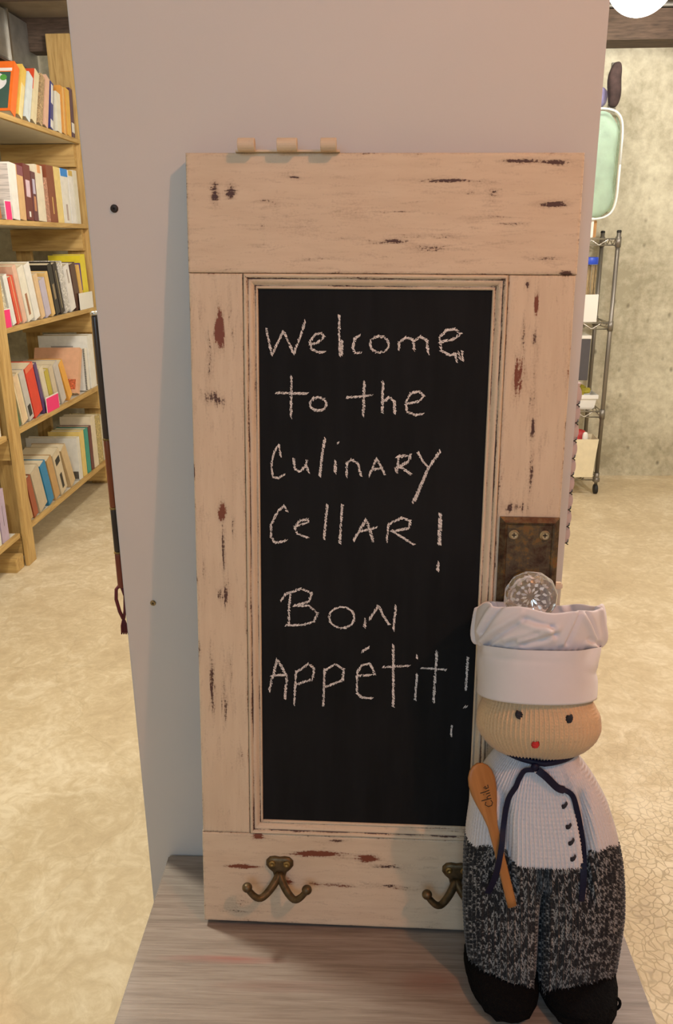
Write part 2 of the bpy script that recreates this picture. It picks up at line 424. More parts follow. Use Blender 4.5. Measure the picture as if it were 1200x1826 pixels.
# ------------------------------------------------------------------ chalkboard sign (local: x width, z up, front at y = 0)
SR = Matrix(((0.999867, 0.008873, 0.013687), (-0.010385, 0.993348, 0.114683), (-0.012578, -0.11481, 0.993308)))
sign = empty('chalkboard_sign', (0, 0, 0), label='old cream painted cabinet door with a chalkboard panel leaning on the white panel', cat='sign')
sign.matrix_world = Matrix.Translation((-.20002, .80584, .7025)) @ SR.to_4x4()
SW, SH, ST = .4034, .8908, .0215
WEAR = [[29.6,851.4,5.2,13.1,0.9,0],[46.5,853.1,7.0,7.6,0.9,0],[79.8,821.3,4.7,18.9,0.35,0],[92.7,835.1,8.1,6.6,0.3,0],[114.7,821.5,34.8,22.2,0.22,0],[268.7,864.2,25.4,2.1,0.95,0],[308.2,862.6,16.9,5.4,0.5,0],[376.9,841.3,22.5,3.8,0.85,0],[349.3,882.9,39.0,3.2,0.65,0],[374.4,881.8,14.5,3.2,0.8,0],[330.0,822.2,18.1,1.6,0.8,0],[247.7,810.9,40.1,2.8,0.55,0],[213.3,804.7,25.9,2.8,0.8,0],[253.8,798.2,34.5,3.9,0.6,0],[178.2,835.4,40.2,15.3,0.28,0],[374.5,789.4,17.1,2.8,0.65,0],[314.4,851.9,10.2,11.9,0.4,0],[309.9,827.5,28.4,8.7,0.25,0],[32.2,713.3,4.8,22.2,1.3,1],[21.3,683.9,5.4,29.7,0.5,0],[22.3,643.4,11.0,9.6,0.7,0],[30.8,639.3,5.5,7.2,0.8,0],[30.9,516.7,5.0,11.5,1.2,1],[31.4,476.9,3.2,45.8,0.55,0],[33.0,421.3,3.8,18.6,0.8,0],[25.3,421.1,2.6,8.0,0.8,0],[15.3,313.5,3.3,35.0,0.85,0],[29.3,288.1,4.0,28.3,0.65,0],[0.0,562.1,1.9,12.5,1,0],[37.9,326.7,3.9,27.8,0.4,0],[363.5,741.8,2.9,11.3,1.1,1],[353.2,762.6,2.9,5.6,0.75,0],[363.6,710.5,2.9,12.7,0.7,0],[349.4,672.7,5.3,24.7,0.95,1],[351.4,710.4,2.9,23.1,0.5,0],[365.2,652.4,3.5,71.8,0.5,0],[367.2,616.8,3.6,16.8,0.8,0],[367.6,568.3,3.6,27.7,0.7,0],[351.1,527.8,15.8,6.2,0.6,0],[392.5,774.6,8.0,2.2,1.2,0],[138.4,96.9,28.5,3.8,1.5,1],[46.1,76.3,22.0,2.3,1.4,1],[199.5,92.6,14.8,6.8,1,1],[223.3,83.8,33.7,3.0,0.7,0],[155.7,55.7,40.9,3.1,0.7,1],[230.6,57.4,40.6,3.1,0.5,0],[67.2,119.6,8.8,5.3,1.1,1],[45.4,22.1,34.7,20.4,0.33,0],[162.0,115.2,13.5,2.3,0.7,0],[104.4,58.1,6.9,4.6,1,1]]
_r = random.Random(21)
for _ in range(48):
    s_ = _r.uniform(.15, .52)
    if _r.random() < .66: WEAR.append([_r.uniform(60, 398), _r.uniform(782, 886), _r.uniform(4, 26), _r.uniform(.8, 2.6), s_, 0])
    else: WEAR.append([_r.uniform(5, 398), _r.uniform(8, 116), _r.uniform(4, 24), _r.uniform(.8, 2.4), s_, _r.choice((0, 1))])
for _ in range(34):
    WEAR.append([_r.choice((_r.uniform(6, 52), _r.uniform(340, 398))), _r.uniform(130, 765), _r.uniform(1, 3), _r.uniform(5, 26), _r.uniform(.15, .5), 0])
def board(name, u0, u1, v0, v1, m, y0=0.0, horiz=True, seed=0, cuts=None):
    st = .0022
    nu = max(8, int((u1 - u0) / st)); nv = max(8, int((v1 - v0) / st))
    us = np.concatenate([[u0, u0 + .0003], np.linspace(u0 + .0012, u1 - .0012, nu), [u1 - .0003, u1]])
    vv = np.concatenate([[v0, v0 + .0003], np.linspace(v0 + .0012, v1 - .0012, nv), [v1 - .0003, v1]])
    U, V = np.meshgrid(us, vv); Y = np.full_like(U, y0)
    rng = np.random.default_rng(seed)
    ed = np.minimum(np.minimum(U - u0, u1 - U), np.minimum(V - v0, v1 - V))
    Y += np.where(ed < .0002, .0012, np.where(ed < .0005, .0005, 0.0))
    wob = rng.normal(0, 1, U.shape)
    k = np.ones(9) / 9
    wob = np.apply_along_axis(lambda a: np.convolve(a, k, 'same'), 1 if horiz else 0, wob)
    Y += wob * .00012
    # worn, slightly wavy long edges
    W = np.zeros_like(U); RR = np.zeros_like(U)
    for cu, cv, ru, rv, s, kd in WEAR:
        g = s * np.exp(-(((U - cu / 1e3) / (ru / 1e3)) ** 2 + ((V - cv / 1e3) / (rv / 1e3)) ** 2))
        RR = np.where(g > W, kd, RR); W = np.maximum(W, g)
    en = np.exp(-(ed / .0018)) * (.42 + .35 * wob)
    W = np.maximum(W, np.clip(en, 0, 1))
    n1, n2 = len(us), len(vv)
    co = np.stack([U, Y, V], -1).reshape(-1, 3)
    F = grid_faces(n1, n2)
    at = np.stack([W, RR, W * 0], -1).reshape(-1, 3)
    # sides and back
    ring = [(0, i) for i in range(n1)] + [(j, n1 - 1) for j in range(1, n2)] + [(n2 - 1, i) for i in range(n1 - 2, -1, -1)] + [(j, 0) for j in range(n2 - 2, 0, -1)]
    idx = np.array([j * n1 + i for j, i in ring]); b0 = len(co)
    bk = co[idx].copy(); bk[:, 1] = ST
    co = np.vstack([co, bk, [[(u0 + u1) / 2, ST, (v0 + v1) / 2]]]); at = np.vstack([at, np.tile([.25, 0, 0], (len(bk) + 1, 1))])
    L = len(idx); a = np.arange(L); a2 = (a + 1) % L
    F = np.vstack([F, np.stack([idx[a2], idx[a], b0 + a, b0 + a2], -1)])
    h = L // 2
    cen = b0 + L
    F = np.vstack([F, np.stack([np.full(L // 2, cen), b0 + (2 * np.arange(h) + 2) % L, b0 + 2 * np.arange(h) + 1, b0 + 2 * np.arange(h)], -1)])
    return np_mesh(name, co, F, m, sign, smooth=False, attrs={'wear': at})
board('rail', 0, SW, .7728, SH, M['rail'], seed=1)
board('rail', -.0008, SW, 0, .1212, M['rail'], seed=2)
board('stile', .0002, .0572, .1217, .7723, M['stile'], .0002, False, 3)
board('stile', .3342, SW - .001, .1217, .7723, M['stile'], .0003, False, 4)
# mitred moulding strips round the panel
prof = [(0, .006), (0, .0008), (.0012, -.0014), (.0030, -.0016), (.0046, .0004), (.0050, .0022), (.0058, .0014), (.0074, .0014), (.0096, .0030), (.0112, .0056), (.0122, .0062), (.0126, .0046), (.0142, .0044), (.0150, .0056), (.0152, .0085)]
MU0, MU1, MV0, MV1 = .0576, .3338, .1215, .7724
def moulding(a, b, din, m, seed):
    n = 90; rng = np.random.default_rng(seed)
    a = np.array(a); b = np.array(b); d = (b - a); Lg = np.linalg.norm(d); d = d / Lg; din = np.array(din)
    P = []; A = []
    for i, (s, y) in enumerate(prof):
        p0 = a + (din + d) * s; p1 = b + (din - d) * s
        w = rng.normal(0, 1, n); w = np.convolve(w, np.ones(7) / 7, 'same')
        for k in range(n):
            q = p0 + (p1 - p0) * k / (n - 1)
            P.append((q[0], y + w[k] * .00012, q[1]))
            base = {0: .80, 1: .35, 4: .55, 5: 1.0, 9: .22, 10: .62, 11: .3, 14: .70}.get(i, .02)  # darkest along the grooves and the outer edge, fed through the wear mask
            end = math.exp(-min(k, n - 1 - k) / 3.0) * .3
            A.append((max(0, base * (.75 + .9 * w[k]) + end), 0, 0))
    F = grid_faces(n, len(prof))
    return np_mesh('moulding_strip', np.array(P), F, m, sign, smooth=False, attrs={'wear': np.array(A)})
moulding((MU0, MV1), (MU1, MV1), (0, -1), M['mould_h'], 11)
moulding((MU1, MV0), (MU0, MV0), (0, 1), M['mould_h'], 12)
moulding((MU0, MV0), (MU0, MV1), (1, 0), M['mould_v'], 13)
moulding((MU1, MV1), (MU1, MV0), (-1, 0), M['mould_v'], 14)
MB().box((.0665, .0072, .130), (.3248, .0125, .764)).build('chalkboard_panel', M['board'], sign)

# chalk writing: irregular little ticks along each stroke
STROKES = [[[[80.9,716.3],[86.7,688.3],[99.2,714.3],[110.2,690.0],[116.8,706.9],[122.7,724.1]],[[126.7,699.5],[137.1,702.8],[143.2,708.2],[140.3,711.9],[133.7,710.9],[127.8,703.8],[128.7,695.8],[136.0,692.0],[144.4,692.1]],[[158.8,730.4],[159.0,709.5],[159.9,687.5]],[[162.1,704.1],[161.6,689.0]],[[181.3,710.1],[175.9,707.0],[173.4,697.8],[175.7,691.8],[183.4,692.1]],[[211.5,698.4],[209.1,694.9],[205.0,692.7],[200.2,692.4],[195.8,694.0],[192.7,697.2],[191.8,701.3],[193.1,705.2],[196.5,708.1],[201.1,709.4],[205.8,708.7],[209.6,706.2],[211.7,702.5],[211.5,698.4]],[[222.3,695.0],[223.0,703.6],[230.1,708.4],[237.3,706.3],[239.2,694.1]],[[238.4,704.9],[245.3,709.2],[251.9,706.0],[253.9,690.0]],[[265.6,704.0],[279.0,706.3],[287.4,712.8],[281.8,717.4],[272.6,716.5],[265.5,708.7],[267.5,695.1],[276.4,690.2],[284.4,691.4]],[[282.2,692.4],[284.7,682.8]],[[286.0,693.5],[287.6,686.0]],[[289.9,694.6],[290.8,683.9]]],[[[107.7,666.0],[107.5,643.6],[107.0,621.3]],[[90.9,648.5],[108.4,647.8],[125.8,648.0]],[[145.3,634.8],[143.1,631.8],[139.5,629.9],[135.2,629.6],[131.3,631.0],[128.6,633.7],[127.8,637.2],[129.1,640.5],[132.1,643.0],[136.2,644.1],[140.4,643.6],[143.7,641.5],[145.5,638.3],[145.3,634.8]]],[[[186.5,661.5],[186.3,644.6],[185.8,624.6]],[[167.9,644.3],[181.9,645.4],[195.6,647.3]],[[206.6,661.9],[206.3,644.8],[206.2,628.2]],[[206.4,640.0],[213.4,644.9],[219.2,640.6],[220.0,627.3]],[[231.9,638.5],[245.1,640.9],[250.9,646.5],[245.4,651.9],[236.7,649.6],[231.2,639.6],[233.3,629.7],[242.2,626.5],[251.5,627.7]]],[[[95.8,578.7],[94.0,592.3],[89.0,584.5],[85.5,571.2],[86.8,555.6],[93.4,554.8],[100.9,559.6]],[[110.1,576.7],[111.0,565.2],[117.3,562.1],[123.7,569.6],[124.8,576.4]],[[123.7,569.6],[127.1,560.0]],[[144.4,599.4],[141.1,579.0],[139.0,557.2]],[[156.3,574.7],[156.0,561.4]],[[157.9,594.2],[160.2,595.6]],[[168.5,557.7],[168.8,573.1],[173.2,576.8],[180.7,572.8],[184.8,558.0]],[[193.4,558.9],[201.4,578.8],[210.8,560.1]],[[196.7,565.8],[207.9,568.2]],[[221.8,568.9],[223.8,562.6],[225.1,580.8]],[[223.3,580.8],[239.0,582.4],[235.2,574.8],[224.8,569.0]],[[227.0,570.1],[240.0,561.0]],[[246.0,586.3],[252.2,575.1],[258.4,569.5]],[[270.1,587.4],[258.4,569.5],[251.1,551.1],[243.8,530.3]],[[255.7,562.7],[248.6,545.4],[241.8,529.8]]],[[[102.4,517.1],[99.9,524.1],[92.1,516.9],[84.6,502.2],[84.5,487.5],[89.1,480.9],[103.5,484.1]],[[111.6,499.9],[126.6,505.4],[126.1,508.6],[117.8,507.5],[110.9,500.3],[113.9,492.1],[127.1,487.2]],[[147.6,525.7],[145.9,505.8],[144.0,485.7]],[[164.3,526.0],[162.9,503.7],[161.8,482.0]],[[177.4,485.6],[190.8,510.2],[195.6,497.3],[199.3,483.3]],[[183.0,495.9],[202.9,501.0]],[[214.2,484.8],[216.0,506.0]],[[216.1,504.8],[229.6,512.5],[240.1,509.5],[238.5,501.0],[220.8,496.7]],[[219.6,497.8],[232.4,489.9],[245.2,481.9]],[[272.1,518.0],[271.9,482.9]],[[273.7,517.6],[273.8,482.9]],[[272.6,462.3],[272.1,451.1]]],[[[106.2,423.5],[104.5,403.9],[104.4,384.1]],[[95.1,413.0],[101.0,421.4],[118.6,427.9],[131.0,422.9],[127.3,413.0],[109.2,407.2]],[[111.6,407.7],[126.9,408.1],[137.5,399.3],[132.8,388.6],[118.7,384.5],[100.9,384.0]],[[179.0,391.4],[175.5,386.0],[169.6,382.7],[162.6,382.1],[156.2,384.5],[151.8,389.2],[150.5,395.2],[152.5,401.1],[157.4,405.6],[164.0,407.5],[170.9,406.6],[176.4,403.0],[179.3,397.5],[179.0,391.4]],[[191.1,383.9],[192.3,395.0]],[[196.8,393.4],[206.5,410.1],[212.6,398.0],[219.1,387.6]],[[226.3,410.6],[224.0,381.1]]],[[[80.9,302.7],[90.7,342.4],[101.9,321.2],[99.4,292.9]],[[83.9,322.0],[101.2,323.2]],[[112.7,327.9],[111.5,308.7],[110.3,286.1]],[[112.7,326.6],[127.1,337.7],[133.8,331.8],[131.4,318.3],[112.7,311.8]],[[145.7,331.4],[145.1,307.2],[144.6,284.5]],[[145.7,329.6],[158.0,338.0],[168.1,332.0],[166.8,318.5],[146.3,309.3]],[[183.2,324.1],[203.9,326.7],[198.4,340.5],[189.0,337.7],[183.6,328.7],[183.5,303.2],[189.6,297.8],[202.0,297.1]],[[188.7,354.5],[197.6,360.5]],[[224.4,363.0],[225.3,324.8],[226.2,286.6]],[[213.2,335.9],[243.4,338.5]],[[252.7,328.2],[251.2,296.4]],[[252.2,351.3],[251.6,347.7]],[[274.6,356.9],[273.4,323.7],[272.7,293.7]],[[257.6,336.4],[286.4,334.7]],[[310.0,350.4],[309.3,310.1]],[[308.5,289.2],[311.3,290.3]],[[294.9,265.6],[294.5,251.3]]]]
def chalk_word(strokes, seed, name='chalk_word'):
    rnd = random.Random(seed); mb = MB()
    for s in strokes:
        P = [Vector((x / 1e3, z / 1e3)) for x, z in s]
        cum = [0]
        for i in range(len(P) - 1): cum.append(cum[-1] + (P[i + 1] - P[i]).length)
        L = cum[-1]; d = 0.0
        wd = rnd.uniform(.0019, .0025)
        while d <= L:
            i = max(k for k in range(len(P) - 1) if cum[k] <= d + 1e-9) if d > 0 else 0
            t = (P[i + 1] - P[i]).normalized(); p = P[i] + t * (d - cum[i]); nrm = Vector((-t.y, t.x))
            # tick direction: across the stroke, tilted
            ang = rnd.uniform(.55, 1.25)
            a = (nrm * math.sin(ang) + t * math.cos(ang)) * wd * rnd.uniform(.5, .85)
            bdir = t * rnd.uniform(.0004, .00095)
            p = p + nrm * rnd.uniform(-.00035, .00035)
            for part in range(2):
                f0, f1 = (-1, rnd.uniform(-.3, .3)) if part == 0 else (rnd.uniform(-.1, .3), 1)
                if rnd.random() < .07: continue
                q0 = p + a * f0; q1 = p + a * f1; y = .0069
                mb.add([(q0.x - bdir.x, y, q0.y - bdir.y), (q1.x - bdir.x * .7, y, q1.y - bdir.y * .7), (q1.x + bdir.x, y, q1.y + bdir.y), (q0.x + bdir.x * .8, y, q0.y + bdir.y * .8),
                        (q0.x - bdir.x, y + .0003, q0.y - bdir.y), (q1.x - bdir.x * .7, y + .0003, q1.y - bdir.y * .7), (q1.x + bdir.x, y + .0003, q1.y + bdir.y), (q0.x + bdir.x * .8, y + .0003, q0.y + bdir.y * .8)],
                       [(0, 1, 2, 3), (0, 4, 5, 1), (1, 5, 6, 2), (2, 6, 7, 3), (3, 7, 4, 0)])
            d += rnd.uniform(.0008, .0015)
    return mb.build(name, M['chalk'], sign)
for i, w in enumerate(STROKES):
    if i == 4:
        chalk_word(w[:9], 44); chalk_word(w[9:11], 51, 'chalk_mark'); chalk_word(w[11:], 52, 'chalk_mark')
    elif i == 6:
        chalk_word(w[:14], 46); chalk_word(w[14:15], 53, 'chalk_mark'); chalk_word(w[15:16], 54, 'chalk_mark'); chalk_word(w[16:], 55, 'chalk_mark')
    else: chalk_word(w, 40 + i)

# hinge on the top edge
hz = SH + .0006
MB().box((.052, -.0045, SH), (.158, .012, SH + .0018)).build('hinge_leaf', M['rail'], sign)
for u0, u1 in ((.0557, .0728), (.0953, .1155), (.139, .155)):
    pr = [(.0002, u0), (.0058, u0), (.0062, u0 + .0006), (.0062, u1 - .0006), (.0058, u1), (.0002, u1)]
    k = MB().lathe(pr, 18, (0, -.0098, SH + .0056), 'x'); k.build('hinge_knuckle', M['rail'], sign)
# knob plate
pl = MB(); x0, x1, z0, z1 = .3372, .4018, .362, .5178
rings = [(0, 0), (0, -.0025), (.0055, -.0062), (.0075, -.0054), (.0085, -.0042)]
vs_ = []
for ins, y in rings: vs_ += [(x0 + ins, y, z0 + ins), (x1 - ins, y, z0 + ins), (x1 - ins, y, z1 - ins), (x0 + ins, y, z1 - ins)]
fs_ = [(a * 4 + k, a * 4 + (k + 1) % 4, (a + 1) * 4 + (k + 1) % 4, (a + 1) * 4 + k) for a in range(4) for k in range(4)] + [(16, 17, 18, 19)]
plate = pl.add(vs_, fs_).build('knob_plate', M['plate'], sign)
for u in (.3527, .3862):
    MB().lathe([(.0056, 0), (.0056, .0012), (.0046, .0022), (.0040, .0014), (.0015, .0012)], 22, (u, -.0042, .4982), '-y').build('screw', mat('worn_screw', (.50, .42, .30), .3, .9), plate)
    c = MB()
    c.box((u - .0024, -.0060, .4977), (u + .0024, -.0054, .4987)).box((u - .0005, -.0060, .4958), (u + .0005, -.0054, .5006)); c.build('screw_slot', M['slot'], plate)
KU, KV = .3668, .4405
MB().lathe([(.017, .004), (.017, .008), (.0125, .012), (.011, .020), (.012, .028)], 28, (KU, 0, KV), '-y').build('knob_shank', M['brass'], sign, smooth=True)
MB().lathe([(.0125, .0275), (.021, .031), (.0277, .040), (.0287, .045), (.0262, .052), (.019, .056), (.0145, .0545), (.0005, .0535)], 12, (KU, 0, KV), '-y', .2).build('glass_knob', M['glass'], sign)
st_ = MB()
for q in range(12):
    a = q * PI / 6 + .2
    for r0, r1, w_ in ((.004, .0115, .0016), (.0125, .0195, .0022)):
        P3 = [(KU + math.cos(a + s_ * w_ / r_) * r_, -.036 - r_ * .25, KV + math.sin(a + s_ * w_ / r_) * r_) for r_, s_ in ((r0, 0), ((r0 + r1) / 2, 1), (r1, 0), ((r0 + r1) / 2, -1))]
        P3 += [(x, y + .0008, z) for x, y, z in P3]
        st_.add(P3, [(0, 1, 2, 3), (7, 6, 5, 4), (0, 4, 5, 1), (1, 5, 6, 2), (2, 6, 7, 3), (3, 7, 4, 0)])
st_.build('knob_facets', mat('silvered_facet', (.85, .84, .80), .12, .9), sign)
MB().box((SW - .003, .006, .4335), (SW + .0085, .014, .4415)).build('latch_bolt', M['rail'], sign, bevel=.0015)
# coat hooks
def coat_hook(cu, cv):
    # mushroom shaped back plate
    o = [(0, .0145), (.006, .0155), (.012, .0145), (.0163, .010), (.0165, .004), (.013, -.001), (.0085, -.005), (.0068, -.011), (.006, -.017), (.003, -.021)]
    out = o + [(-x, z) for x, z in o[::-1] if x > 0]
    n = len(out); vs_ = []
    for sc, y in ((1, 0), (1, -.0022), (.86, -.0042), (.6, -.0046)): vs_ += [(cu + x * sc, y, cv + (z * sc if True else z)) for x, z in out]
    fs_ = [(a * n + k, a * n + (k + 1) % n, (a + 1) * n + (k + 1) % n, (a + 1) * n + k) for a in range(3) for k in range(n)] + [tuple(3 * n + k for k in range(n))]
    h = MB().add(vs_, fs_).build('coat_hook', M['iron'], sign, smooth=True)
    for sx, spread in ((-1, .0358), (1, .0352)):
        P = []
        for t in np.linspace(0, 1, 16):
            x = cu + sx * spread * (t ** 1.15)
            y = -.004 - .024 * math.sin(min(t * 1.18, 1) * PI / 2)
            z = cv - .006 - .0195 * math.sin(min(1, t * 1.35) * PI * .5) + .0155 * max(0, (t - .55) / .45) ** 1.8
            P.append((x, y, z))
        rr = [.0052 - .0016 * t for t in np.linspace(0, 1, 16)]
        b = MB().tube(P, rr, 12)
        e = P[-1]
        b.lathe([(.0007 + .0054 * math.sin(a), .0054 * math.cos(a)) for a in np.linspace(0.05, PI - .05, 10)], 14, (e[0], e[1], e[2] + .001))
        b.build('hook_prong', M['iron'], h, smooth=True)
    for sx in (-1, 1):
        MB().lathe([(.0042, 0), (.004, .0014), (.0022, .0019), (.0004, .0012)], 16, (cu + sx * .0088, -.0044, cv + .0075), '-y').build('screw', M['brass'], h)
coat_hook(.0935, .0772)
coat_hook(.3060, .0772)

# ------------------------------------------------------------------ knitted chef doll
LEAN = math.radians(6.5)
doll = empty('chef_doll', (.19, .745, TZ + .0008), (-LEAN, 0, 0), label='knitted chef doll with white toque, white sweater and marled grey trousers', cat='doll')
BV = np.array([0, .013, .05, .086, .122, .158, .193, .226, .252, .270, .2865])
BL = np.array([-.060, -.0715, -.0767, -.0795, -.08, -.0803, -.078, -.0745, -.0655, -.055, -.040])
BR = np.array([.080, .092, .0945, .0965, .0943, .0895, .081, .0695, .055, .042, .028])
BD = np.array([.046, .052, .057, .058, .058, .057, .055, .051, .0465, .042, .034])
HV = np.array([.276, .280, .287, .297, .309, .325, .345, .40])
HL = np.array([-.034, -.046, -.0572, -.0655, -.0705, -.0695, -.062, -.050])
HR = np.array([.020, .032, .0440, .0530, .0575, .0555, .044, .034])
HD = np.array([.028, .040, .050, .057, .060, .0585, .052, .045])
def smooth_interp(x, xp, fp):
    xs = np.linspace(xp[0], xp[-1], 400); ys = np.interp(xs, xp, fp)
    k = np.hanning(41); k /= k.sum()
    yp = np.concatenate([2 * ys[0] - ys[20:0:-1], ys, 2 * ys[-1] - ys[-2:-22:-1]])
    return np.interp(x, xs, np.convolve(yp, k, 'valid'))
def sstep(a, b, x):
    t = np.clip((x - a) / (b - a), 0, 1); return t * t * (3 - 2 * t)
def body_xy(th, v, n=2.3):
    l = smooth_interp(v, BV, BL); r = smooth_interp(v, BV, BR); d = smooth_interp(v, BV, BD)
    c, s = np.cos(th), np.sin(th)
    x = (l + r) / 2 + (r - l) / 2 * np.sign(c) * np.abs(c) ** (2 / n)
    y = -d * np.sign(s) * np.abs(s) ** (2 / n)
    leg = np.exp(-((x + .001) / .0048) ** 2) * sstep(.152, .132, v) * .50 + np.exp(-((x + .001) / .016) ** 2) * sstep(.150, .10, v) * .10
    y = y * (1 - leg)
    # arms sewn down along a line: a crease, arm slightly set back
    xl = np.interp(v, [.13, .168, .198, .228, .252], [-.030, -.0385, -.0425, -.044, -.0485])
    xr = np.interp(v, [.13, .157, .176, .20, .245], [.045, .0442, .0423, .0404, .034])
    env = sstep(.120, .16, v) * sstep(.262, .235, v)
    g = (np.exp(-((x - xl) / .0055) ** 2) + np.exp(-((x - xr) / .0055) ** 2)) * env
    y = y * (1 - .25 * g)
    y = np.where(y > 0, y * .80, y)
    return x, y
def head_xy(th, v, n=2.2):
    l = smooth_interp(v, HV, HL); r = smooth_interp(v, HV, HR); d = smooth_interp(v, HV, HD)
    c, s = np.cos(th), np.sin(th)
    return (l + r) / 2 + (r - l) / 2 * np.sign(c) * np.abs(c) ** (2 / n), -d * np.sign(s) * np.abs(s) ** (2 / n)
TILT = .25
def knit(name, fn, vlo, vhi, wales, rows, amp, m, spw=6, spr=5, tilt=0, marl=False, rib=0, seed=0):
    """fn(theta, v) -> x, y ; vlo/vhi functions of theta ; real V stitches as displacement"""
    nt, nr = wales * spw, rows * spr + 1
    U = np.arange(nt) / spw; Wn = np.arange(nr) / spr
    TH = U / wales * 2 * PI
    # equalise arc length
    xx, yy = fn(np.linspace(0, 2 * PI, 2000), np.full(2000, (vlo(0.0) + vhi(0.0)) / 2))
    ds = np.concatenate([[0], np.cumsum(np.hypot(np.diff(xx), np.diff(yy)))]); TH = np.interp(np.arange(nt) / nt * ds[-1], ds, np.linspace(0, 2 * PI, 2000))
    T, S = np.meshgrid(TH, Wn / rows)
    lo, hi = vlo(T), vhi(T)
    V = lo + (hi - lo) * S
    X, Y = fn(T, V); Z = V - tilt * Y
    P = np.stack([X, Y, Z], -1)
    du = np.roll(P, -1, 1) - np.roll(P, 1, 1); dv = np.gradient(P, axis=0)
    N = np.cross(du, dv); N /= np.linalg.norm(N, axis=-1, keepdims=True) + 1e-12
    UU, RW = np.meshgrid(U, Wn)
    rng = np.random.default_rng(seed)
    fx = UU % 1; wal = np.floor(UU).astype(int) % wales
    # two legs of the V
    H = np.zeros_like(fx); C = np.zeros_like(fx)
    rnd = rng.random((rows + 3, wales, 2))
    for leg in (0, 1):
        xl = fx if leg == 0 else 1 - fx
        for sh in (0, 1):
            r0 = np.floor(RW).astype(int) - sh
            fy = RW - r0          # 0..2
            fy = fy / 1.6
            xc = .40 - .21 * fy
            h = np.clip(1 - ((xl - xc) / .22) ** 2, 0, 1) ** .5 * (.35 + .65 * np.clip(1 - (2 * fy - 1) ** 2, 0, 1) ** .5) * (fy <= 1)
            rv = rnd[np.clip(r0 + 1, 0, rows + 2), wal, leg]
            if marl:
                # two-ply marl: dark and pale strands twisting along the stitch
                ph = (xl - xc) * 2.9 + fy * .55 + rv * 3
                strand = (np.sin(ph * 2 * PI) > .40 - .9 * (rv - .5)).astype(float) * np.where(rv > .40, 1, .05)
                C = np.where(h > H, strand, C)
            H = np.maximum(H, h)
    R_ = np.cos(UU / (4 if rib else 1) * 2 * PI) * rib
    jit = 1 + .12 * (rng.random((rows + 1, wales))[np.clip(np.floor(RW).astype(int), 0, rows), wal] - .5)
    P = P + N * ((H * jit - .5) * amp + R_)[..., None]
    at = None
    if marl:
        at = {'yarn': np.clip(C * (.25 + .75 * H), 0, 1).reshape(-1)}  # pale strands fade to dark in stitch crevices, shading put into the colour
    o = np_mesh(name, P.reshape(-1, 3), grid_faces(nt, nr, True), m, doll, True, at)
    return o
def v_split(th):
    x, _ = body_xy(th, np.full_like(np.asarray(th, float), .175))
    arm = np.maximum(sstep(-.036, -.046, x), sstep(.040, .050, x))
    edge = np.maximum(sstep(-.06, -.078, x), sstep(.07, .088, x))
    return .1750 + .0145 * arm - .012 * edge
one = lambda c: (lambda th: np.full_like(np.asarray(th, float), c))
knit('knitted_sweater', body_xy, lambda th: v_split(th) - .001, one(.2860), 104, 25, .0030, M['white_yarn'], seed=1)
knit('knitted_trousers', body_xy, one(.008), lambda th: v_split(th) + .0006, 76, 35, .0036, M['marl_yarn'], 8, 6, marl=True, rib=.0006, seed=2)
knit('knitted_head', head_xy, one(.2765), one(.395), 80, 33, .0030, M['tan_yarn'], tilt=TILT, seed=3)
# shoes
for sx, cx, yf, w in ((-1, -.0355, -.079, .0415), (1, .0445, -.091, .0460)):
    vs_ = []; n = 40; m_ = 18
    rng = random.Random(5 + sx)
    for j in range(m_):
        a = j / (m_ - 1); 
        z = .0008 + .037 * a
        sc = (math.sin(min(1, a * 2.2 + .35) * PI / 2)) * (1 - max(0, a - .55) ** 2 * 1.6)
        for k in range(n):
            q = 2 * PI * k / n
            c_, s_ = math.cos(q), math.sin(q)
            yy = .05 * s_ if s_ > 0 else (-yf) * s_
            r = 1 + .012 * math.sin(k * 5.1 + j * 2.3) + rng.uniform(-.012, .012)
            yq = yy * sc * r * (1 - .22 * a)
            vs_.append((cx + w * sc * r * math.copysign(abs(c_) ** .85, c_), yq, z + yq * math.tan(LEAN) + (.0012 * math.sin(k * 2.7 + j) if j else 0)))
    fs_ = [(j * n + k, j * n + (k + 1) % n, (j + 1) * n + (k + 1) % n, (j + 1) * n + k) for j in range(m_ - 1) for k in range(n)]
    fs_ += [tuple(range(n - 1, -1, -1)), tuple((m_ - 1) * n + k for k in range(n))]
    sh = MB().add(vs_, fs_).build('shoe', M['shoe'], doll, smooth=True)
    if sx > 0:
        lp = [(.0800 + .0100 * math.cos(t) * .6, -.05, .008 + .0075 * math.sin(t)) for t in np.linspace(0, 2 * PI, 14)]
        MB().tube(lp, .0017, 8).build('yarn_loop', M['shoe'], sh, smooth=True)
# surface lookup for what is sewn on the front
def front_y(u, v, fn=body_xy):
    th = np.linspace(.02, PI - .02, 600); x, y = fn(th, np.full(600, v))
    return float(np.interp(-u, -x, y))
def on_body(u, v, lift=.002): return (u, front_y(u, v) - lift, v)
def stitch(name, u, v, w, h, ang, m, fn, tilt=0, lift=.0012):
    mb = MB()
    y = front_y(u, v, fn) - lift
    zz = v - tilt * front_y(u, v, fn)
    for dz in np.linspace(-h * .5, h * .5, 4):
        a = Vector((u - w * .5 * (1 - abs(dz) / h * .7), y, zz + dz - w * .5 * math.tan(ang))); b = Vector((u + w * .5 * (1 - abs(dz) / h * .7), y, zz + dz + w * .5 * math.tan(ang)))
        mb.tube([a + Vector((0, .0012, 0)), a.lerp(b, .25) + Vector((0, -.0006, 0)), a.lerp(b, .75) + Vector((0, -.0006, 0)), b + Vector((0, .0012, 0))], h * .22, 8)
    return mb.build(name, m, doll, smooth=True)
stitch('eye', -.0370, .3325, .0068, .0056, -.25, M['thread'], head_xy, TILT)
stitch('eye', .0125, .3300, .0064, .0058, .15, M['thread'], head_xy, TILT)
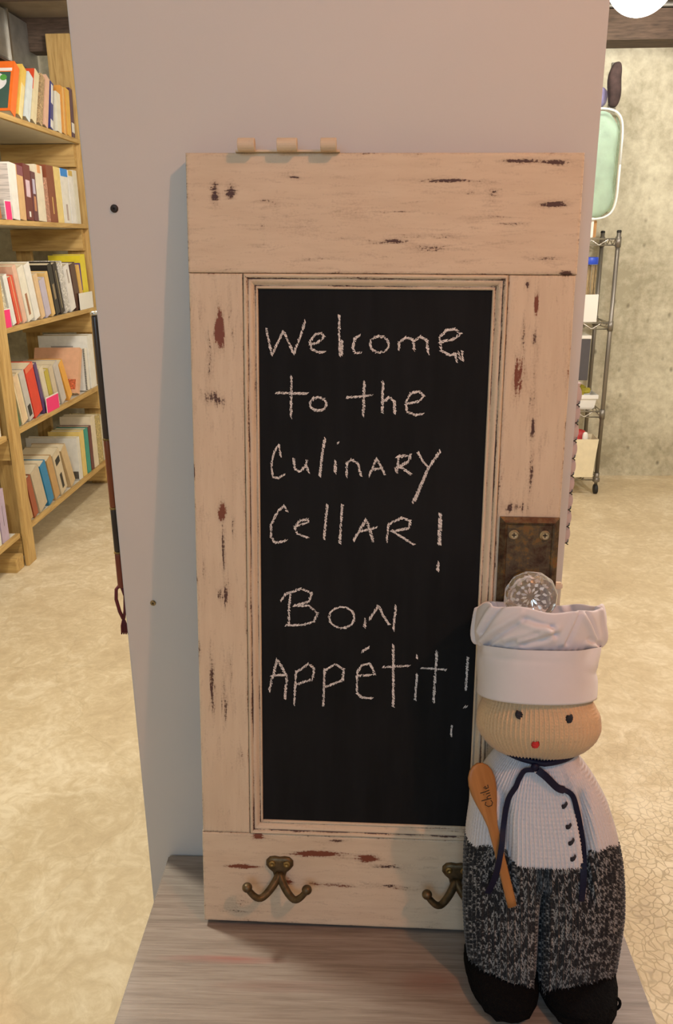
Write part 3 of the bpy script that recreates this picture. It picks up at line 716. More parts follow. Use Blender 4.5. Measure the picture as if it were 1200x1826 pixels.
stitch('mouth', -.0205, .3020, .0078, .0048, .1, M['red_thread'], head_xy, TILT)
for u, v, a in ((.0147, .2431, .55), (.0192, .2214, .35), (.0225, .2046, .6), (.0248, .187, .5)):
    stitch('button_stitch', u, v, .0062, .0034, a, M['thread'], body_xy)
# ribbon
def ribbon(pts, w, name, lift=.0026, thick=.0007, twist=0, taper=None):
    P = [Vector(on_body(q[0], q[1], q[2] if len(q) > 2 else lift)) for q in pts]
    # resample
    Q = []
    for i in range(len(P) - 1):
        for k in range(6): Q.append((P[max(i - 1, 0)], P[i], P[i + 1], P[min(i + 2, len(P) - 1)], k / 6))
    def cr(a, b, c, d, t): return .5 * ((2 * b) + (c - a) * t + (2 * a - 5 * b + 4 * c - d) * t * t + (3 * b - a - 3 * c + d) * t ** 3)
    R_ = [cr(*q) for q in Q] + [P[-1]]
    vs_ = []; n = len(R_)
    for i, p in enumerate(R_):
        t = (R_[min(i + 1, n - 1)] - R_[max(i - 1, 0)]).normalized()
        nrm = Vector((0, -1, .15)); s = t.cross(nrm).normalized()
        f = i / (n - 1); ww = w * (taper(f) if taper else 1)
        ro = twist * math.sin(f * PI * 2.2)
        s = (s * math.cos(ro) + nrm * math.sin(ro)).normalized(); nn_ = t.cross(s).normalized()
        for a, b in ((-1, -1), (1, -1), (1, 1), (-1, 1)): vs_.append(p + s * ww * .5 * a + nn_ * thick * .5 * b)
    fs_ = [(i * 4 + k, i * 4 + (k + 1) % 4, i * 4 + 4 + (k + 1) % 4, i * 4 + 4 + k) for i in range(n - 1) for k in range(4)] + [(3, 2, 1, 0), tuple((n - 1) * 4 + k for k in range(4))]
    return MB().add(vs_, fs_).build(name, M['navy'], doll)
ribbon([(-.018, .2815, .010), (-.0270, .2790, .009), (-.0325, .2700, .007), (-.0357, .2611), (-.0427, .2447), (-.0468, .2182, .0092), (-.0494, .202, .0128), (-.0518, .188, .0142), (-.0542, .172, .0142), (-.0574, .156, .0115), (-.061, .1377, .006)], .0062, 'ribbon_tail', lift=.0050, taper=lambda f: .8 + .25 * f)
ribbon([(-.014, .2815, .010), (-.0056, .2750, .008), (.0067, .2625), (.0158, .2590), (.0231, .2526), (.0276, .2388), (.0314, .2225), (.0354, .2015), (.0371, .1833), (.0366, .1617), (.0351, .1394)], .0062, 'ribbon_tail', lift=.0036, twist=.5, taper=lambda f: (1.25 if f < .28 else .75 + .35 * f))
# collar ribbon round the neck
nk = []
for k in range(49):
    q = 2 * PI * k / 48; x, y = body_xy(np.array([q]), np.array([.2845])); nk.append((float(x[0]) * 1.12, float(y[0]) * 1.14, .2825 - .10 * float(y[0]) + .16 * abs(float(x[0]) + .006)))
MB().tube(nk, .0034, 8, cap=False).build('neck_ribbon', M['navy'], doll, smooth=True)
kn = on_body(-.0165, .2835, .0085)
MB().lathe([(.0005, -.0032), (.0038, -.0026), (.0046, 0), (.0038, .0026), (.0005, .0032)], 12, kn, '-y').build('ribbon_knot', M['navy'], doll, smooth=True)

# hat
def hat():
    rng = np.random.default_rng(7)
    n = 220
    th = np.arange(n) / n * 2 * PI
    rows_ = []
    cx = -.0105
    def fold(th, k, ph): return np.sin(th * k + ph)
    # band : straight cloth tube
    band = []
    for j, f in enumerate(np.linspace(0, 1, 30)):
        v = .346 + (.4035 - .346) * f
        cr_ = .0007 * np.sin(th * 5 + 7 * f) * f + .0012 * sstep(.6, 1, f) * np.sin(th * 9 + 3 * f + 1.3 * np.sin(th * 2)) 
        r = 1 + cr_ / .06 - .035 * np.exp(-((f - .72 + .25 * np.cos(th)) / .09) ** 2) * np.clip(np.cos(th + .35) - .1, 0, 1) - .018 * np.exp(-((f - .80) / .06) ** 2) * np.clip(-np.cos(th + .6) - .1, 0, 1) + .006 * np.sin(th * 3 + 6 * f)
        x = cx + .0622 * r * np.sign(np.cos(th)) * np.abs(np.cos(th)) ** .93
        y = np.where(np.sin(th) > 0, -.0585, -.0535) * r * np.sign(np.sin(th)) * np.abs(np.sin(th)) ** .93
        band.append(np.stack([x, y, v - TILT * y * (.9)], -1))
    inner = [b * np.array([.985, .985, 1]) + np.array([cx * .015, 0, 0]) for b in (band[0],)]
    A = np.array(inner + band)
    np_mesh('hat_band', A.reshape(-1, 3), grid_faces(n, len(A), True), M['hat'], doll)
    FOLDS = [((2.35, .446), (2.72, .416), .0036, .0032), ((1.98, .432), (2.66, .404), .0040, .0030), ((1.95, .434), (1.55, .428), .0030, .0026), ((1.55, .428), (1.48, .419), .0028, .0026), ((1.48, .419), (1.95, .408), .0036, .0028), ((1.10, .442), (1.28, .410), .0034, .0026), ((.95, .440), (.62, .414), .0032, .0028), ((.42, .442), (.20, .408), .0034, .0030), ((1.75, .420), (2.2, .408), .0024, .0024), ((.85, .412), (.45, .404), .0026, .0026)]
    # puff : bulging folded cloth with an open rim
    puff = []
    prof_ = [(.0605, .4005), (.0618, .4000), (.0640, .4025), (.0662, .4080), (.0674, .4160), (.0676, .4250), (.0674, .4330), (.0662, .4400), (.0650, .4435), (.0625, .4440), (.0605, .4410), (.0590, .4340), (.0580, .4240), (.0560, .4150), (.0500, .4090), (.0350, .4060), (.0150, .4050), (.0010, .4050)]
    pr = np.array(prof_); tt = np.linspace(0, len(pr) - 1, 76)
    r_ = np.interp(tt, np.arange(len(pr)), pr[:, 0]); z_ = np.interp(tt, np.arange(len(pr)), pr[:, 1])
    k = np.ones(5) / 5; r_[2:-2] = np.convolve(r_, k, 'valid'); z_[2:-2] = np.convolve(z_, k, 'valid')
    for j in range(len(tt)):
        f = tt[j] / (len(pr) - 1)
        zc_ = z_[j]
        cr_ = np.zeros(n)
        outer = 1 if tt[j] < 9 else max(0, 1 - (tt[j] - 9) / 5)
        for (a0, z0), (a1, z1), dpt, wid in FOLDS:
            for off in (0, PI * .93):
                av = np.array([a0 + off, z0]); bv = np.array([a1 + off, z1])
                q = np.stack([(th - av[0]) * .066, np.full(n, zc_ - av[1])], -1); e_ = np.array([(bv[0] - av[0]) * .066, bv[1] - av[1]])
                u_ = np.clip((q @ e_) / (e_ @ e_), 0, 1); dd = q - u_[:, None] * e_
                side = dd @ np.array([-e_[1], e_[0]]) / np.hypot(*e_)
                ds_ = np.hypot(dd[:, 0], dd[:, 1])
                cr_ += outer * 1.45 * dpt * (-np.exp(-(ds_ / wid) ** 2) + .75 * np.exp(-((side - wid * 1.6) / (wid * 1.5)) ** 2) * np.exp(-(np.maximum(ds_ - abs(side), 0) / wid) ** 2))
        cr_ += outer * 0.0014 * np.sin(th * 5 + zc_ * 90 + 1.2 * np.sin(th * 3)) + .0008 * np.sin(th * 3 + 2)
        gather = .0012 * np.sin(th * 38 + 3 * np.sin(th * 5)) * np.exp(-((tt[j] - 1.0) / 1.0) ** 2)
        r = r_[j] + cr_ + gather
        x = cx - .0005 + r * np.cos(th); y = -(r * .80) * np.sin(th)
        rim = sstep(4, 9, tt[j]) * (1 - sstep(11, 15, tt[j]))
        zz = z_[j] + rim * (.0022 * np.sin(th * 3 + 1) + .0016 * np.sin(th * 7) + .0045 * np.exp(-((th - PI * .86) / .22) ** 2) ) - TILT * y * .95 * (1.0 if True else 0)
        puff.append(np.stack([x, y, zz], -1))
    A = np.array(puff)
    np_mesh('hat_puff', A.reshape(-1, 3), grid_faces(n, len(A), True), M['hat'], doll)
hat()

# wooden spoon held behind the ribbon
sp0 = Vector((-.0748, -.0355, .2825)); sp1 = Vector((-.0372, -.0610, .1335))
def spoon():
    ax = (sp1 - sp0); L = ax.length; zc = -ax.normalized()       # local z up the spoon
    yb = Vector((-.32, 1, 0)); yc = (yb - zc * yb.dot(zc)).normalized(); xc = yc.cross(zc).normalized()
    o = empty('wooden_spoon', (0, 0, 0), label='small flat wooden spoon tucked under the navy ribbon of the knitted doll', cat='spoon')
    base = doll.location + Matrix.Rotation(-LEAN, 3, 'X') @ sp1
    Rm = Matrix.Rotation(-LEAN, 3, 'X') @ Matrix((xc, yc, zc)).transposed()
    o.matrix_world = Matrix.Translation(base) @ Rm.to_4x4()
    st = [(0, .0050), (.010, .0052), (.03, .0052), (.06, .0050), (.085, .0056), (.098, .0082), (.110, .0118), (.122, .0146), (.132, .0152), (.140, .0138), (.146, .0105), (.1495, .006), (.1508, .001)]
    k = L / .1508
    vs_ = []; n = 16
    for h, w in st:
        th_ = .0019 if h < .09 else .0022
        for q in range(n):
            a = 2 * PI * q / n
            vs_.append((w * math.cos(a), th_ * math.copysign(abs(math.sin(a)) ** .5, math.sin(a)), h * k))
    fs_ = [(i * n + q, i * n + (q + 1) % n, (i + 1) * n + (q + 1) % n, (i + 1) * n + q) for i in range(len(st) - 1) for q in range(n)] + [tuple(range(n - 1, -1, -1)), tuple((len(st) - 1) * n + q for q in range(n))]
    MB().add(vs_, fs_).build('spoon_body', M['spoon'], o, smooth=True)
    # hand lettering running up the bowl
    S = [[(.9, .9), (.5, 1.1), (.1, .7), (.1, .2), (.5, -.05), (.9, .15)],
         [(1.25, 1.5), (1.2, .7), (1.15, 0)], [(1.18, .45), (1.45, .62), (1.6, .4), (1.65, 0)],
         [(2.0, .6), (2.0, 0)], [(2.02, .95), (2.06, 1.0)],
         [(2.4, 1.4), (2.36, .7), (2.42, .0)], [(2.75, .35), (3.15, .45), (3.0, .72), (2.75, .5), (2.8, .05), (3.25, .05)]]
    mb = MB(); sc = .0074
    for s in S:
        P = [(.0035 - (y - .2) * sc, -.0024, (.109 + x * sc * .95)) for x, y in s]
        if len(P) == 2: P = [P[0], tuple((a + b) / 2 for a, b in zip(*P)), P[1]]
        mb.tube(P, .00042, 6)
    mb.build('lettering', M['slot'], o)
spoon()

# ------------------------------------------------------------------ things hung on the sides of the panel
stick = empty('tasselled_stick', (PX0 - .0062, .942, 1.09), label='slim dark and rust red stick with tassel hung on the left panel edge', cat='wall hanging')
seg = [('dark_rod', .19, .333, (.05, .035, .03)), ('rust_rod', .105, .19, (.22, .055, .02)), ('dark_rod', .048, .104, (.03, .022, .02)), ('rust_rod', .0, .046, (.16, .035, .02))]
for nm, a, b, c in seg:
    MB().lathe([(.0036, a), (.0042, a + .002), (.0042, b - .002), (.0036, b)], 14).build(nm, mat(nm, c, .3, vary=.35, scale=40, stretch=(1, 1, .1)), stick, smooth=True)
for z in (.047, .1045, .190): MB().lathe([(.0046, z - .0012), (.0049, z), (.0046, z + .0012)], 14).build('ring', M['brass'], stick, smooth=True)
MB().lathe([(.0042, .333), (.005, .334), (.005, .336), (.003, .3375)], 14).build('end_cap', M['chrome'], stick, smooth=True)
mt = mat('dark_red_cord', (.10, .012, .018), .7)
loop = [(-.001, 0, .004), (-.006, -.002, -.002), (-.007, -.003, -.015), (-.004, -.003, -.032), (-.001, -.002, -.042)]
ts = MB().tube(loop, .0022, 8).tube([(0, 0, .002), (.0035, 0, -.012), (.002, -.001, -.032), (0, -.002, -.042)], .0020, 8)
for k in range(7): ts.tube([(-.0005, -.002, -.040), (-.004 + .0012 * k, -.002 + .001 * (k % 3), -.052), (-.0046 + .0014 * k, -.002, -.064 + .002 * (k % 2))], .0010, 6)
ts.build('tassel', mt, stick, smooth=True)

# wire mesh pad on the right edge
mesh_ = empty('wire_mesh_holder', (PX1, .955, 1.147), label='pinkish grey padded holder with black hexagonal wire on the panel\'s right edge', cat='holder')
pad = MB(); P = []
nz = 110
for k in range(nz + 1):
    z = .195 * k / nz; ph = (z / .0213) % 1
    b = .0088 + .0036 * (1 - abs(2 * ph - 1) ** 2.4)
    P.append((b, z))
vs_ = []; fs_ = []
for b, z in P: vs_ += [(0, 0, z), (b, .004, z), (b, .2, z), (0, .2, z)]
for k in range(nz): fs_ += [(k * 4 + a, k * 4 + (a + 1) % 4, k * 4 + 4 + (a + 1) % 4, k * 4 + 4 + a) for a in range(4)]
fs_ += [(3, 2, 1, 0), tuple(nz * 4 + a for a in range(4))]
pad.add(vs_, fs_).build('pad', mat('pinkish_fabric', (.52, .42, .42), .8, vary=.05), mesh_)
w = MB()
for k in range(0, 9):
    z = .0213 * k + .0005
    w.tube([(.0003, -.0006, z), (.0072, -.0006, z)], .0007, 6)
    for s in (-1, 1): w.tube([(.0070, -.0006, z), (.0092, -.0004, z + s * .0016), (.0104, .003, z + s * .0030)], .0007, 6)
w.build('hexagonal_wire', M['black'], mesh_)

# ------------------------------------------------------------------ left bookshelves
FX = -1.68                                  # front of the shelves
SZ = (.15, .63, 1.105, 1.585, 2.05)         # underside of each board
def bookshelf(y0, y1, label, far):
    t = empty('bookshelf', (FX, y0, 0), label=label, cat='bookshelf')
    D = .46; L = y1 - y0
    for z in SZ:
        s = MB().box((-D, .0, z), (-.02, L, z + .022)).build('shelf_board', M['melamine'], t)
        MB().box((-.02, 0, z), (0, L, z + .024)).build('front_strip', M['pine_y'], s, bevel=.0015)
    return t, D, L
bs, D, L = bookshelf(3.795, 5.16, 'pine bookshelf of five levels by the left wall, full of cookbooks', True)
for z in SZ:
    MB().box((-D, L - .04, z - .125), (-.03, L, z - .003)).build('end_brace', M['pine_x'], bs)
for x0, x1 in ((-.14, -.002), (-D, -D + .09)):
    MB().box((x0, L + .003, .0), (x1, L + .042, 2.62 if x1 > -.1 else 2.40)).build('post', M['pine_z'], bs, bevel=.002)
MB().box((.002, -.095, .0), (.022, -.003, 2.62)).build('post', M['pine_z'], bs, bevel=.002)
MB().box((-.09, -.045, .07), (0, -.003, 2.62)).build('post', M['pine_z'], bs, bevel=.002)
MB().box((-D, -.045, .07), (-D + .09, -.003, 2.40)).build('post', M['pine_z'], bs, bevel=.002)
MB().box((-D, -.19, .0), (.0, -.100, .07)).build('base_runner', M['pine_x'], bs, bevel=.002)
for z in SZ:
    MB().box((-.09, .001, z - .10), (-.004, .045, z - .003)).build('cleat', M['pine_z'], bs)
    MB().box((-D, -.085, z - .10), (-.005, -.047, z - .003)).build('end_brace', M['pine_x'], bs)
bs2, D2, L2 = bookshelf(2.75, 3.69, 'nearer bay of the pine bookshelf, cut off by the left edge of the photo', False)
for x0, x1 in ((-.09, 0), (-D, -D + .09)):
    MB().box((x0, -.045, 0), (x1, -.003, 2.40)).build('post', M['pine_z'], bs2, bevel=.002)

BM = {}
def bmat(c, kind=''):
    key = (c, kind)
    if key not in BM:
        if kind == 'pattern':
            t = NT('patterned_cover'); n = t.noise(t.coords(), 45, 4, .6, 1.5)
            t.set('Base Color', t.ramp(n, [(.4, c), (.52, tuple(x * .45 for x in c)), (.62, tuple(min(1, x * 1.3) for x in c))])); t.set('Roughness', .45); BM[key] = t.m
        elif kind == 'lines':
            t = NT('printed_cover'); n = t.noise(t.coords((3, 1, 40)), 3, 2)
            t.set('Base Color', t.ramp(n, [(.45, c), (.6, tuple(x * .72 for x in c))])); t.set('Roughness', .5); BM[key] = t.m
        else: BM[key] = mat('book_cover', c, .42, vary=.08, scale=25)
    return BM[key]
def book(y, t, h, lean, z, c, label, group, w=.19, x=FX - .016, kind='', deco=None, name='book', side=None, cat='book'):
    """spine faces the aisle (+X); local y thickness, -x depth, z height"""
    a = math.radians(lean)
    o = empty(name, (x, y + (t / math.cos(a) if lean > 0 else 0), z + .0008), (-a, 0, 0), label, cat, group)
    y0, y1 = (-t, 0) if lean > 0 else (0, t)
    m = bmat(c, kind); b = .0025
    cv = MB().box((-w, y0, 0), (0, y0 + b, h)).box((-w, y1 - b, 0), (0, y1, h)).box((-b, y0 + b, 0), (0, y1 - b, h))
    cv.build('cover', m, o)
    MB().box((-w + .004, y0 + b, .003), (-b, y1 - b, h - .004)).build('page_block', M['paper'], o)
    ym = (y0 + y1) / 2
    for d in (deco or []):
        k = d[0]
        if k == 'band':    # (band, z0, z1, colour, inset) on the spine
            MB().box((0, y0 + t * d[4], h * d[1]), (.0012, y1 - t * d[4], h * d[2])).build('spine_label', bmat(d[3]), o)
        elif k == 'cover':  # panel on the near cover
            MB().box((-w * d[2], y0 - .0012, h * d[3]), (-w * d[1], y0, h * d[4])).build('cover_picture', bmat(d[5], d[6] if len(d) > 6 else ''), o)
        elif k == 'oval':
            p = MB(); n = 28
            pts = [(-w * d[1] + w * d[3] * math.cos(2 * PI * q / n), h * d[2] + h * d[4] * math.sin(2 * PI * q / n)) for q in range(n)]
            vs_ = [(px, y0 - .0012 - d[6], pz) for px, pz in pts] + [(px, y0 - d[6], pz) for px, pz in pts]
            p.add(vs_, [tuple(range(n))] + [(q, (q + 1) % n, n + (q + 1) % n, n + q) for q in range(n)]); p.build('cover_picture', bmat(d[5]), o)
        elif k == 'spiral':
            s = MB()
            for q in range(int(h / .0085)): s.box((-.002, y0 - .004, .006 + q * .0085), (.004, y0 + .012, .0095 + q * .0085))
            s.build('spiral_binding', M['black'] if len(d) < 2 else bmat(d[1]), o)
    return o
OR, CR, WH, TA, RD, MA, BR = (.80, .16, .02), (.74, .62, .40), (.78, .76, .70), (.58, .40, .21), (.62, .05, .03), (.16, .035, .03), (.22, .07, .035)
YE, NV, BK, GY, BL, GN, TE, PK, LI = (.74, .50, .10), (.05, .05, .22), (.018, .016, .015), (.52, .49, .45), (.02, .21, .42), (.07, .15, .07), (.03, .30, .24), (.72, .45, .33), (.52, .47, .58)
def row(idx, specs, where, group):
    z = SZ[idx] + .0245
    for s in specs:
        y, t, h, lean, c, lab = s[:6]; kw = s[6] if len(s) > 6 else {}
        book(y, t, h, lean, z, c, lab + ' ' + where, group, **kw)
row(4, [
 (4.04, .03, .27, -14, WH, 'white book tilted against the picture cookbook', {'w': .17}),
 (4.22, .055, .262, 28, OR, 'orange cookbook with a plate on its cover', {'w': .23, 'deco': [('cover', .06, .97, .05, .78, (.05, .10, .08)), ('oval', .55, .58, .42, .22, (.75, .72, .72), .0014), ('oval', .2, .66, .07, .06, (.10, .35, .06), .0028), ('cover', .04, .98, .80, .86, (.78, .74, .70))]}),
 (4.31, .050, .27, 28, YE, 'amber yellow book beside the orange cookbook', {'deco': [('band', .0, .65, (.78, .68, .35), .15)]}),
 (4.40, .055, .245, 27, (.66, .74, .76), 'pale blue white book', {'deco': [('band', .05, .4, (.75, .70, .70), .5)]}),
 (4.485, .052, .277, 26, (.76, .66, .42), 'pale yellow book with red topped cover', {'deco': [('cover', .02, .98, .6, 1.0, (.70, .08, .03))]}),
 (4.58, .045, .27, 24, TA, 'tan floral patterned book', {'kind': 'pattern'}),
 (4.655, .048, .272, 22, (.76, .47, .33), 'pinkish tan book beside the floral one'),
 (4.74, .040, .25, 18, NV, 'navy and white spined book', {'deco': [('band', .55, .95, WH, .2), ('band', .03, .2, WH, .1)]}),
 (4.855, .060, .205, 9, (.80, .76, .60), 'short cream book'),
 (4.93, .070, .245, 8, (.74, .33, .06), 'broad tan orange book', {'deco': [('band', .0, 1.0, (.78, .50, .18), .36)]}),
 (5.012, .060, .248, 7, (.78, .45, .08), 'golden amber book right of the broad orange one'),
 (5.085, .045, .26, 6, (.10, .05, .08), 'dark book with pale label at the far end', {'deco': [('band', .1, .3, WH, .05)]}),
], 'on the top shelf', 'books on the top shelf')
row(3, [
 (3.93, .055, .13, -4, (.40, .13, .04), 'small orange brown booklet', {'w': .13}),
 (4.12, .075, .255, 4, WH, 'white ring binder with lined cover', {'w': .26, 'deco': [('cover', .03, .99, .02, .97, (.66, .60, .56), 'lines')]}),
 (4.205, .07, .25, 4, (.66, .42, .20), 'tan book with plum topped spine', {'deco': [('band', .82, 1.0, (.22, .07, .09), .0)]}),
 (4.285, .085, .262, 4, MA, 'maroon book with white title strip', {'deco': [('band', .42, .72, (.70, .52, .58), .22), ('band', .06, .16, WH, .4)]}),
 (4.378, .055, .235, 4, (.13, .04, .05), 'narrow plum book with pale spine text', {'deco': [('band', .55, .85, LI, .25), ('band', .2, .5, (.55, .25, .12), .3)]}),
 (4.445, .10, .272, 2, (.76, .68, .52), 'thick cream book with peach corner', {'deco': [('band', .86, 1.0, (.72, .34, .14), .3)]}),
 (4.55, .055, .22, 0, (.60, .30, .20), 'salmon and black patterned book', {'kind': 'pattern'}),
 (4.61, .105, .285, 0, (.24, .065, .03), 'tall reddish brown book', {'deco': [('band', .15, .45, (.66, .44, .14), .55)]}),
 (4.725, .085, .285, 0, (.80, .62, .24), 'pale yellow book'),
 (4.82, .11, .285, 0, WH, 'white book with bright blue spine top', {'deco': [('band', .86, 1.0, (.02, .25, .72), .02), ('band', .05, .35, (.45, .36, .32), .62)]}),
 (4.945, .07, .283, 0, (.80, .78, .74), 'plain white book with gold spine top', {'deco': [('band', .9, 1.0, (.60, .42, .10), .05)]}),
 (5.03, .06, .29, 0, (.72, .68, .56), 'cream ribbed book at the far end'),
], 'on the second shelf from the top', 'books on the second shelf')
row(2, [
 (3.855, .082, .24, -12, (.76, .70, .52), 'cream patterned book behind the pink card', {'kind': 'pattern', 'w': .2, 'x': FX - .02}),
 (3.955, .045, .235, -12, (.74, .74, .70), 'thin white book next to the cream patterned one'),
 (4.015, .055, .225, -13, (.66, .08, .04), 'red spined book with tan cover', {'deco': [('band', 0, 1, (.66, .46, .26), .55)]}),
 (4.085, .045, .275, -13, PK, 'peach thin tall book'),
 (4.145, .075, .265, -14, (.76, .72, .60), 'white book with orange topped cover', {'deco': [('band', .1, .5, (.35, .15, .07), .35), ('cover', .02, .98, .78, .98, (.76, .25, .04))]}),
 (4.235, .07, .278, -14, WH, 'tall white book'),
 (4.325, .05, .225, -14, (.72, .50, .28), 'tan peach book beside the lilac one'),
 (4.39, .07, .195, -14, LI, 'short lilac book'),
 (4.475, .045, .23, -13, (.72, .48, .18), 'ochre thin book right of the lilac one'),
 (4.535, .06, .27, -13, BK, 'black book with pale spine dots', {'deco': [('band', .3, .6, (.30, .22, .12), .3)]}),
 (4.61, .06, .272, -13, (.03, .022, .02), 'second black book, right of the dotted one', {'deco': [('band', .1, .85, (.30, .25, .15), .42)]}),
 (4.685, .07, .272, -13, (.74, .71, .67), 'white book with grey spine lettering', {'kind': 'pattern'}),
 (4.77, .085, .255, -13, (.78, .75, .72), 'white book beside the dark brown one', {'deco': [('band', .6, .9, (.4, .34, .3), .4)]}),
 (4.87, .08, .26, -11, (.10, .045, .03), 'dark brown book'),
 (4.965, .045, .25, -9, (.76, .46, .12), 'amber book left of the yellow one'),
 (5.025, .085, .305, -4, (.78, .64, .03), 'bright yellow tall book with purple cover', {'deco': [('cover', .02, .9, .35, .86, (.12, .07, .28))]}),
], 'on the middle shelf', 'books on the middle shelf')
row(1, [
 (3.87, .035, .235, -14, GN, 'dark green book'),
 (3.92, .075, .245, -14, CR, 'cream book with peach edge', {'deco': [('band', .0, 1, (.70, .52, .32), .8)]}),
 (4.01, .06, .255, -14, GY, 'grey white book with black spine foot', {'deco': [('band', .08, .3, BK, .2)]}),
 (4.085, .105, .265, -14, (.68, .045, .02), 'broad bright red book', {'deco': [('band', .9, 1.0, (.70, .16, .08), .0)]}),
 (4.205, .035, .272, -14, (.10, .05, .16), 'thin navy purple book beside the red one'),
 (4.255, .055, .24, -14, (.66, .58, .42), 'cream thin book leaning on the purple one'),
 (4.32, .05, .215, -14, (.50, .40, .05), 'olive yellow book'),
 (4.385, .055, .225, -14, (.60, .50, .36), 'beige book behind the pink card'),
 (4.475, .070, .235, -20, (.54, .49, .45), 'grey paperback leaning left'),
 (4.585, .060, .238, -26, (.78, .38, .06), 'orange paperback leaning steeply'),
 (4.715, .04, .275, 26, (.72, .40, .24), 'peach cookbook leaning right with its cover showing', {'w': .27, 'deco': [('cover', .05, .9, .08, .3, (.70, .16, .06), 'pattern')]}),
 (4.885, .07, .25, 2, WH, 'white spiral bound book', {'deco': [('spiral',)]}),
 (4.985, .10, .318, 0, (.80, .78, .72), 'tall white ring binder', {'w': .30, 'deco': [('cover', .3, .75, .78, .81, (.42, .38, .34))]}),
], 'on the second shelf from the floor', 'books on the fourth shelf')
row(0, [
 (3.855, .050, .225, -13, (.46, .30, .14), 'brown tan worn book', {'w': .2}),
 (3.92, .055, .22, -13, (.34, .08, .035), 'red brown book'),
 (4.0, .105, .235, -16, (.52, .43, .30), 'broad beige book'),
 (4.125, .075, .24, -16, BL, 'teal blue book'),
 (4.22, .07, .245, -16, (.50, .30, .12), 'tan brown book right of the blue one'),
 (4.31, .10, .25, -16, (.60, .50, .34), 'beige book with black spine pictures', {'deco': [('band', .1, .45, BK, .35), ('band', .7, .85, BK, .2)]}),
 (4.47, .075, .255, -23, (.58, .42, .23), 'thick kraft brown book leaning steeply'),
 (4.62, .05, .25, 1, (.70, .68, .62), 'white ring binder showing its cover', {'w': .30, 'deco': [('cover', .02, .2, .02, .2, (.12, .10, .08), 'pattern')]}),
 (4.685, .065, .272, 1, (.74, .55, .18), 'pale yellow book'),
 (4.76, .065, .27, 1, TE, 'teal green book'),
 (4.835, .05, .27, 1, (.14, .03, .03), 'dark red brown book'),
 (4.895, .08, .32, 0, (.74, .64, .48), 'tall cream book'),
 (4.985, .09, .305, 0, (.62, .48, .20), 'multicoloured patterned book', {'kind': 'pattern'}),
 (5.085, .04, .29, 0, (.66, .60, .44), 'thin cream book at the far end'),
], 'on the lowest shelf', 'books on the lowest shelf')
row(1, [
 (3.50, .07, .25, 0, (.70, .20, .05), 'orange book of the nearer bay'),
 (3.58, .09, .27, 0, (.76, .70, .56), 'white book of the nearer bay'),
], 'on the second shelf from the floor', 'books in the nearer bay')
row(0, [
 (3.33, .09, .25, 0, (.70, .52, .40), 'pinkish tan book of the nearer bay'),
 (3.435, .09, .26, 0, WH, 'white spiral notebook of the nearer bay', {'deco': [('spiral', (.6, .6, .58))]}),
 (3.54, .07, .25, 0, (.48, .38, .50), 'lilac book of the nearer bay', {'deco': [('band', .3, .7, (.72, .66, .12), .5)]}),
], 'on the lowest shelf', 'books in the nearer bay')
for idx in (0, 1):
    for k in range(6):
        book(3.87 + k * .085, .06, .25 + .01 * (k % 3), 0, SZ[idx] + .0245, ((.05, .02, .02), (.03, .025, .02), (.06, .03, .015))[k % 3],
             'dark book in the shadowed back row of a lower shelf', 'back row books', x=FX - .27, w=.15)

def card(y0, y1, z0, z1, split, label, pink=True):
    o = empty('label_card', (FX - .004, y0, z0), label=label, cat='label card', group='shelf label cards')
    MB().box((-.002, 0, 0), (0, y1 - y0, z1 - z0)).build('card', M['white_card'], o)
    if pink: MB().box((0, .004, .0), (.0008, y1 - y0 - .004, (z1 - z0) * split)).build('pink_field', M['pink'], o)
    return o
zt = [z + .0245 for z in SZ]
card(4.005, 4.075, zt[3], zt[3] + .085, .95, 'pink label card on the second shelf from the top')
card(3.815, 3.915, zt[2], zt[2] + .085, .95, 'pink label card at the near end of the middle shelf')
card(4.215, 4.395, zt[1], zt[1] + .082, .92, 'pink label card on the second shelf from the floor')
card(4.89, 5.13, zt[2], zt[2] + .095, 0, 'blank white label card at the far end of the middle shelf', False)

# ------------------------------------------------------------------ wire rack by the back wall
rk = empty('wire_rack', (1.405, 4.95, 0), label='chrome wire shelving rack on casters in front of the concrete wall', cat='rack')
W_ = .75; DD = .34
for x in (0, -W_):
    for y in (0, DD):
        p = MB().tube([(x, y, .105), (x, y, 1.535)], .0125, 14).build('post', M['post_grey'], rk, smooth=True)
        MB().lathe([(.0135, 1.535), (.0135, 1.542), (.009, 1.547)], 14, (x, y, 0)).build('post_cap', M['black'], p, smooth=True)
        c = MB().tube([(x, y, .06), (x, y, .108)], .010, 10)
        c.lathe([(.020, .078), (.021, .082), (.021, .100), (.016, .104)], 16, (x, y, 0)); c.build('caster_stem', M['post_grey'], rk, smooth=True)
        MB().lathe([(.026, -.011), (.030, -.009), (.030, .009), (.026, .011)], 22, (x, y, .0305), 'x').build('caster_wheel', M['black'], rk, smooth=True)
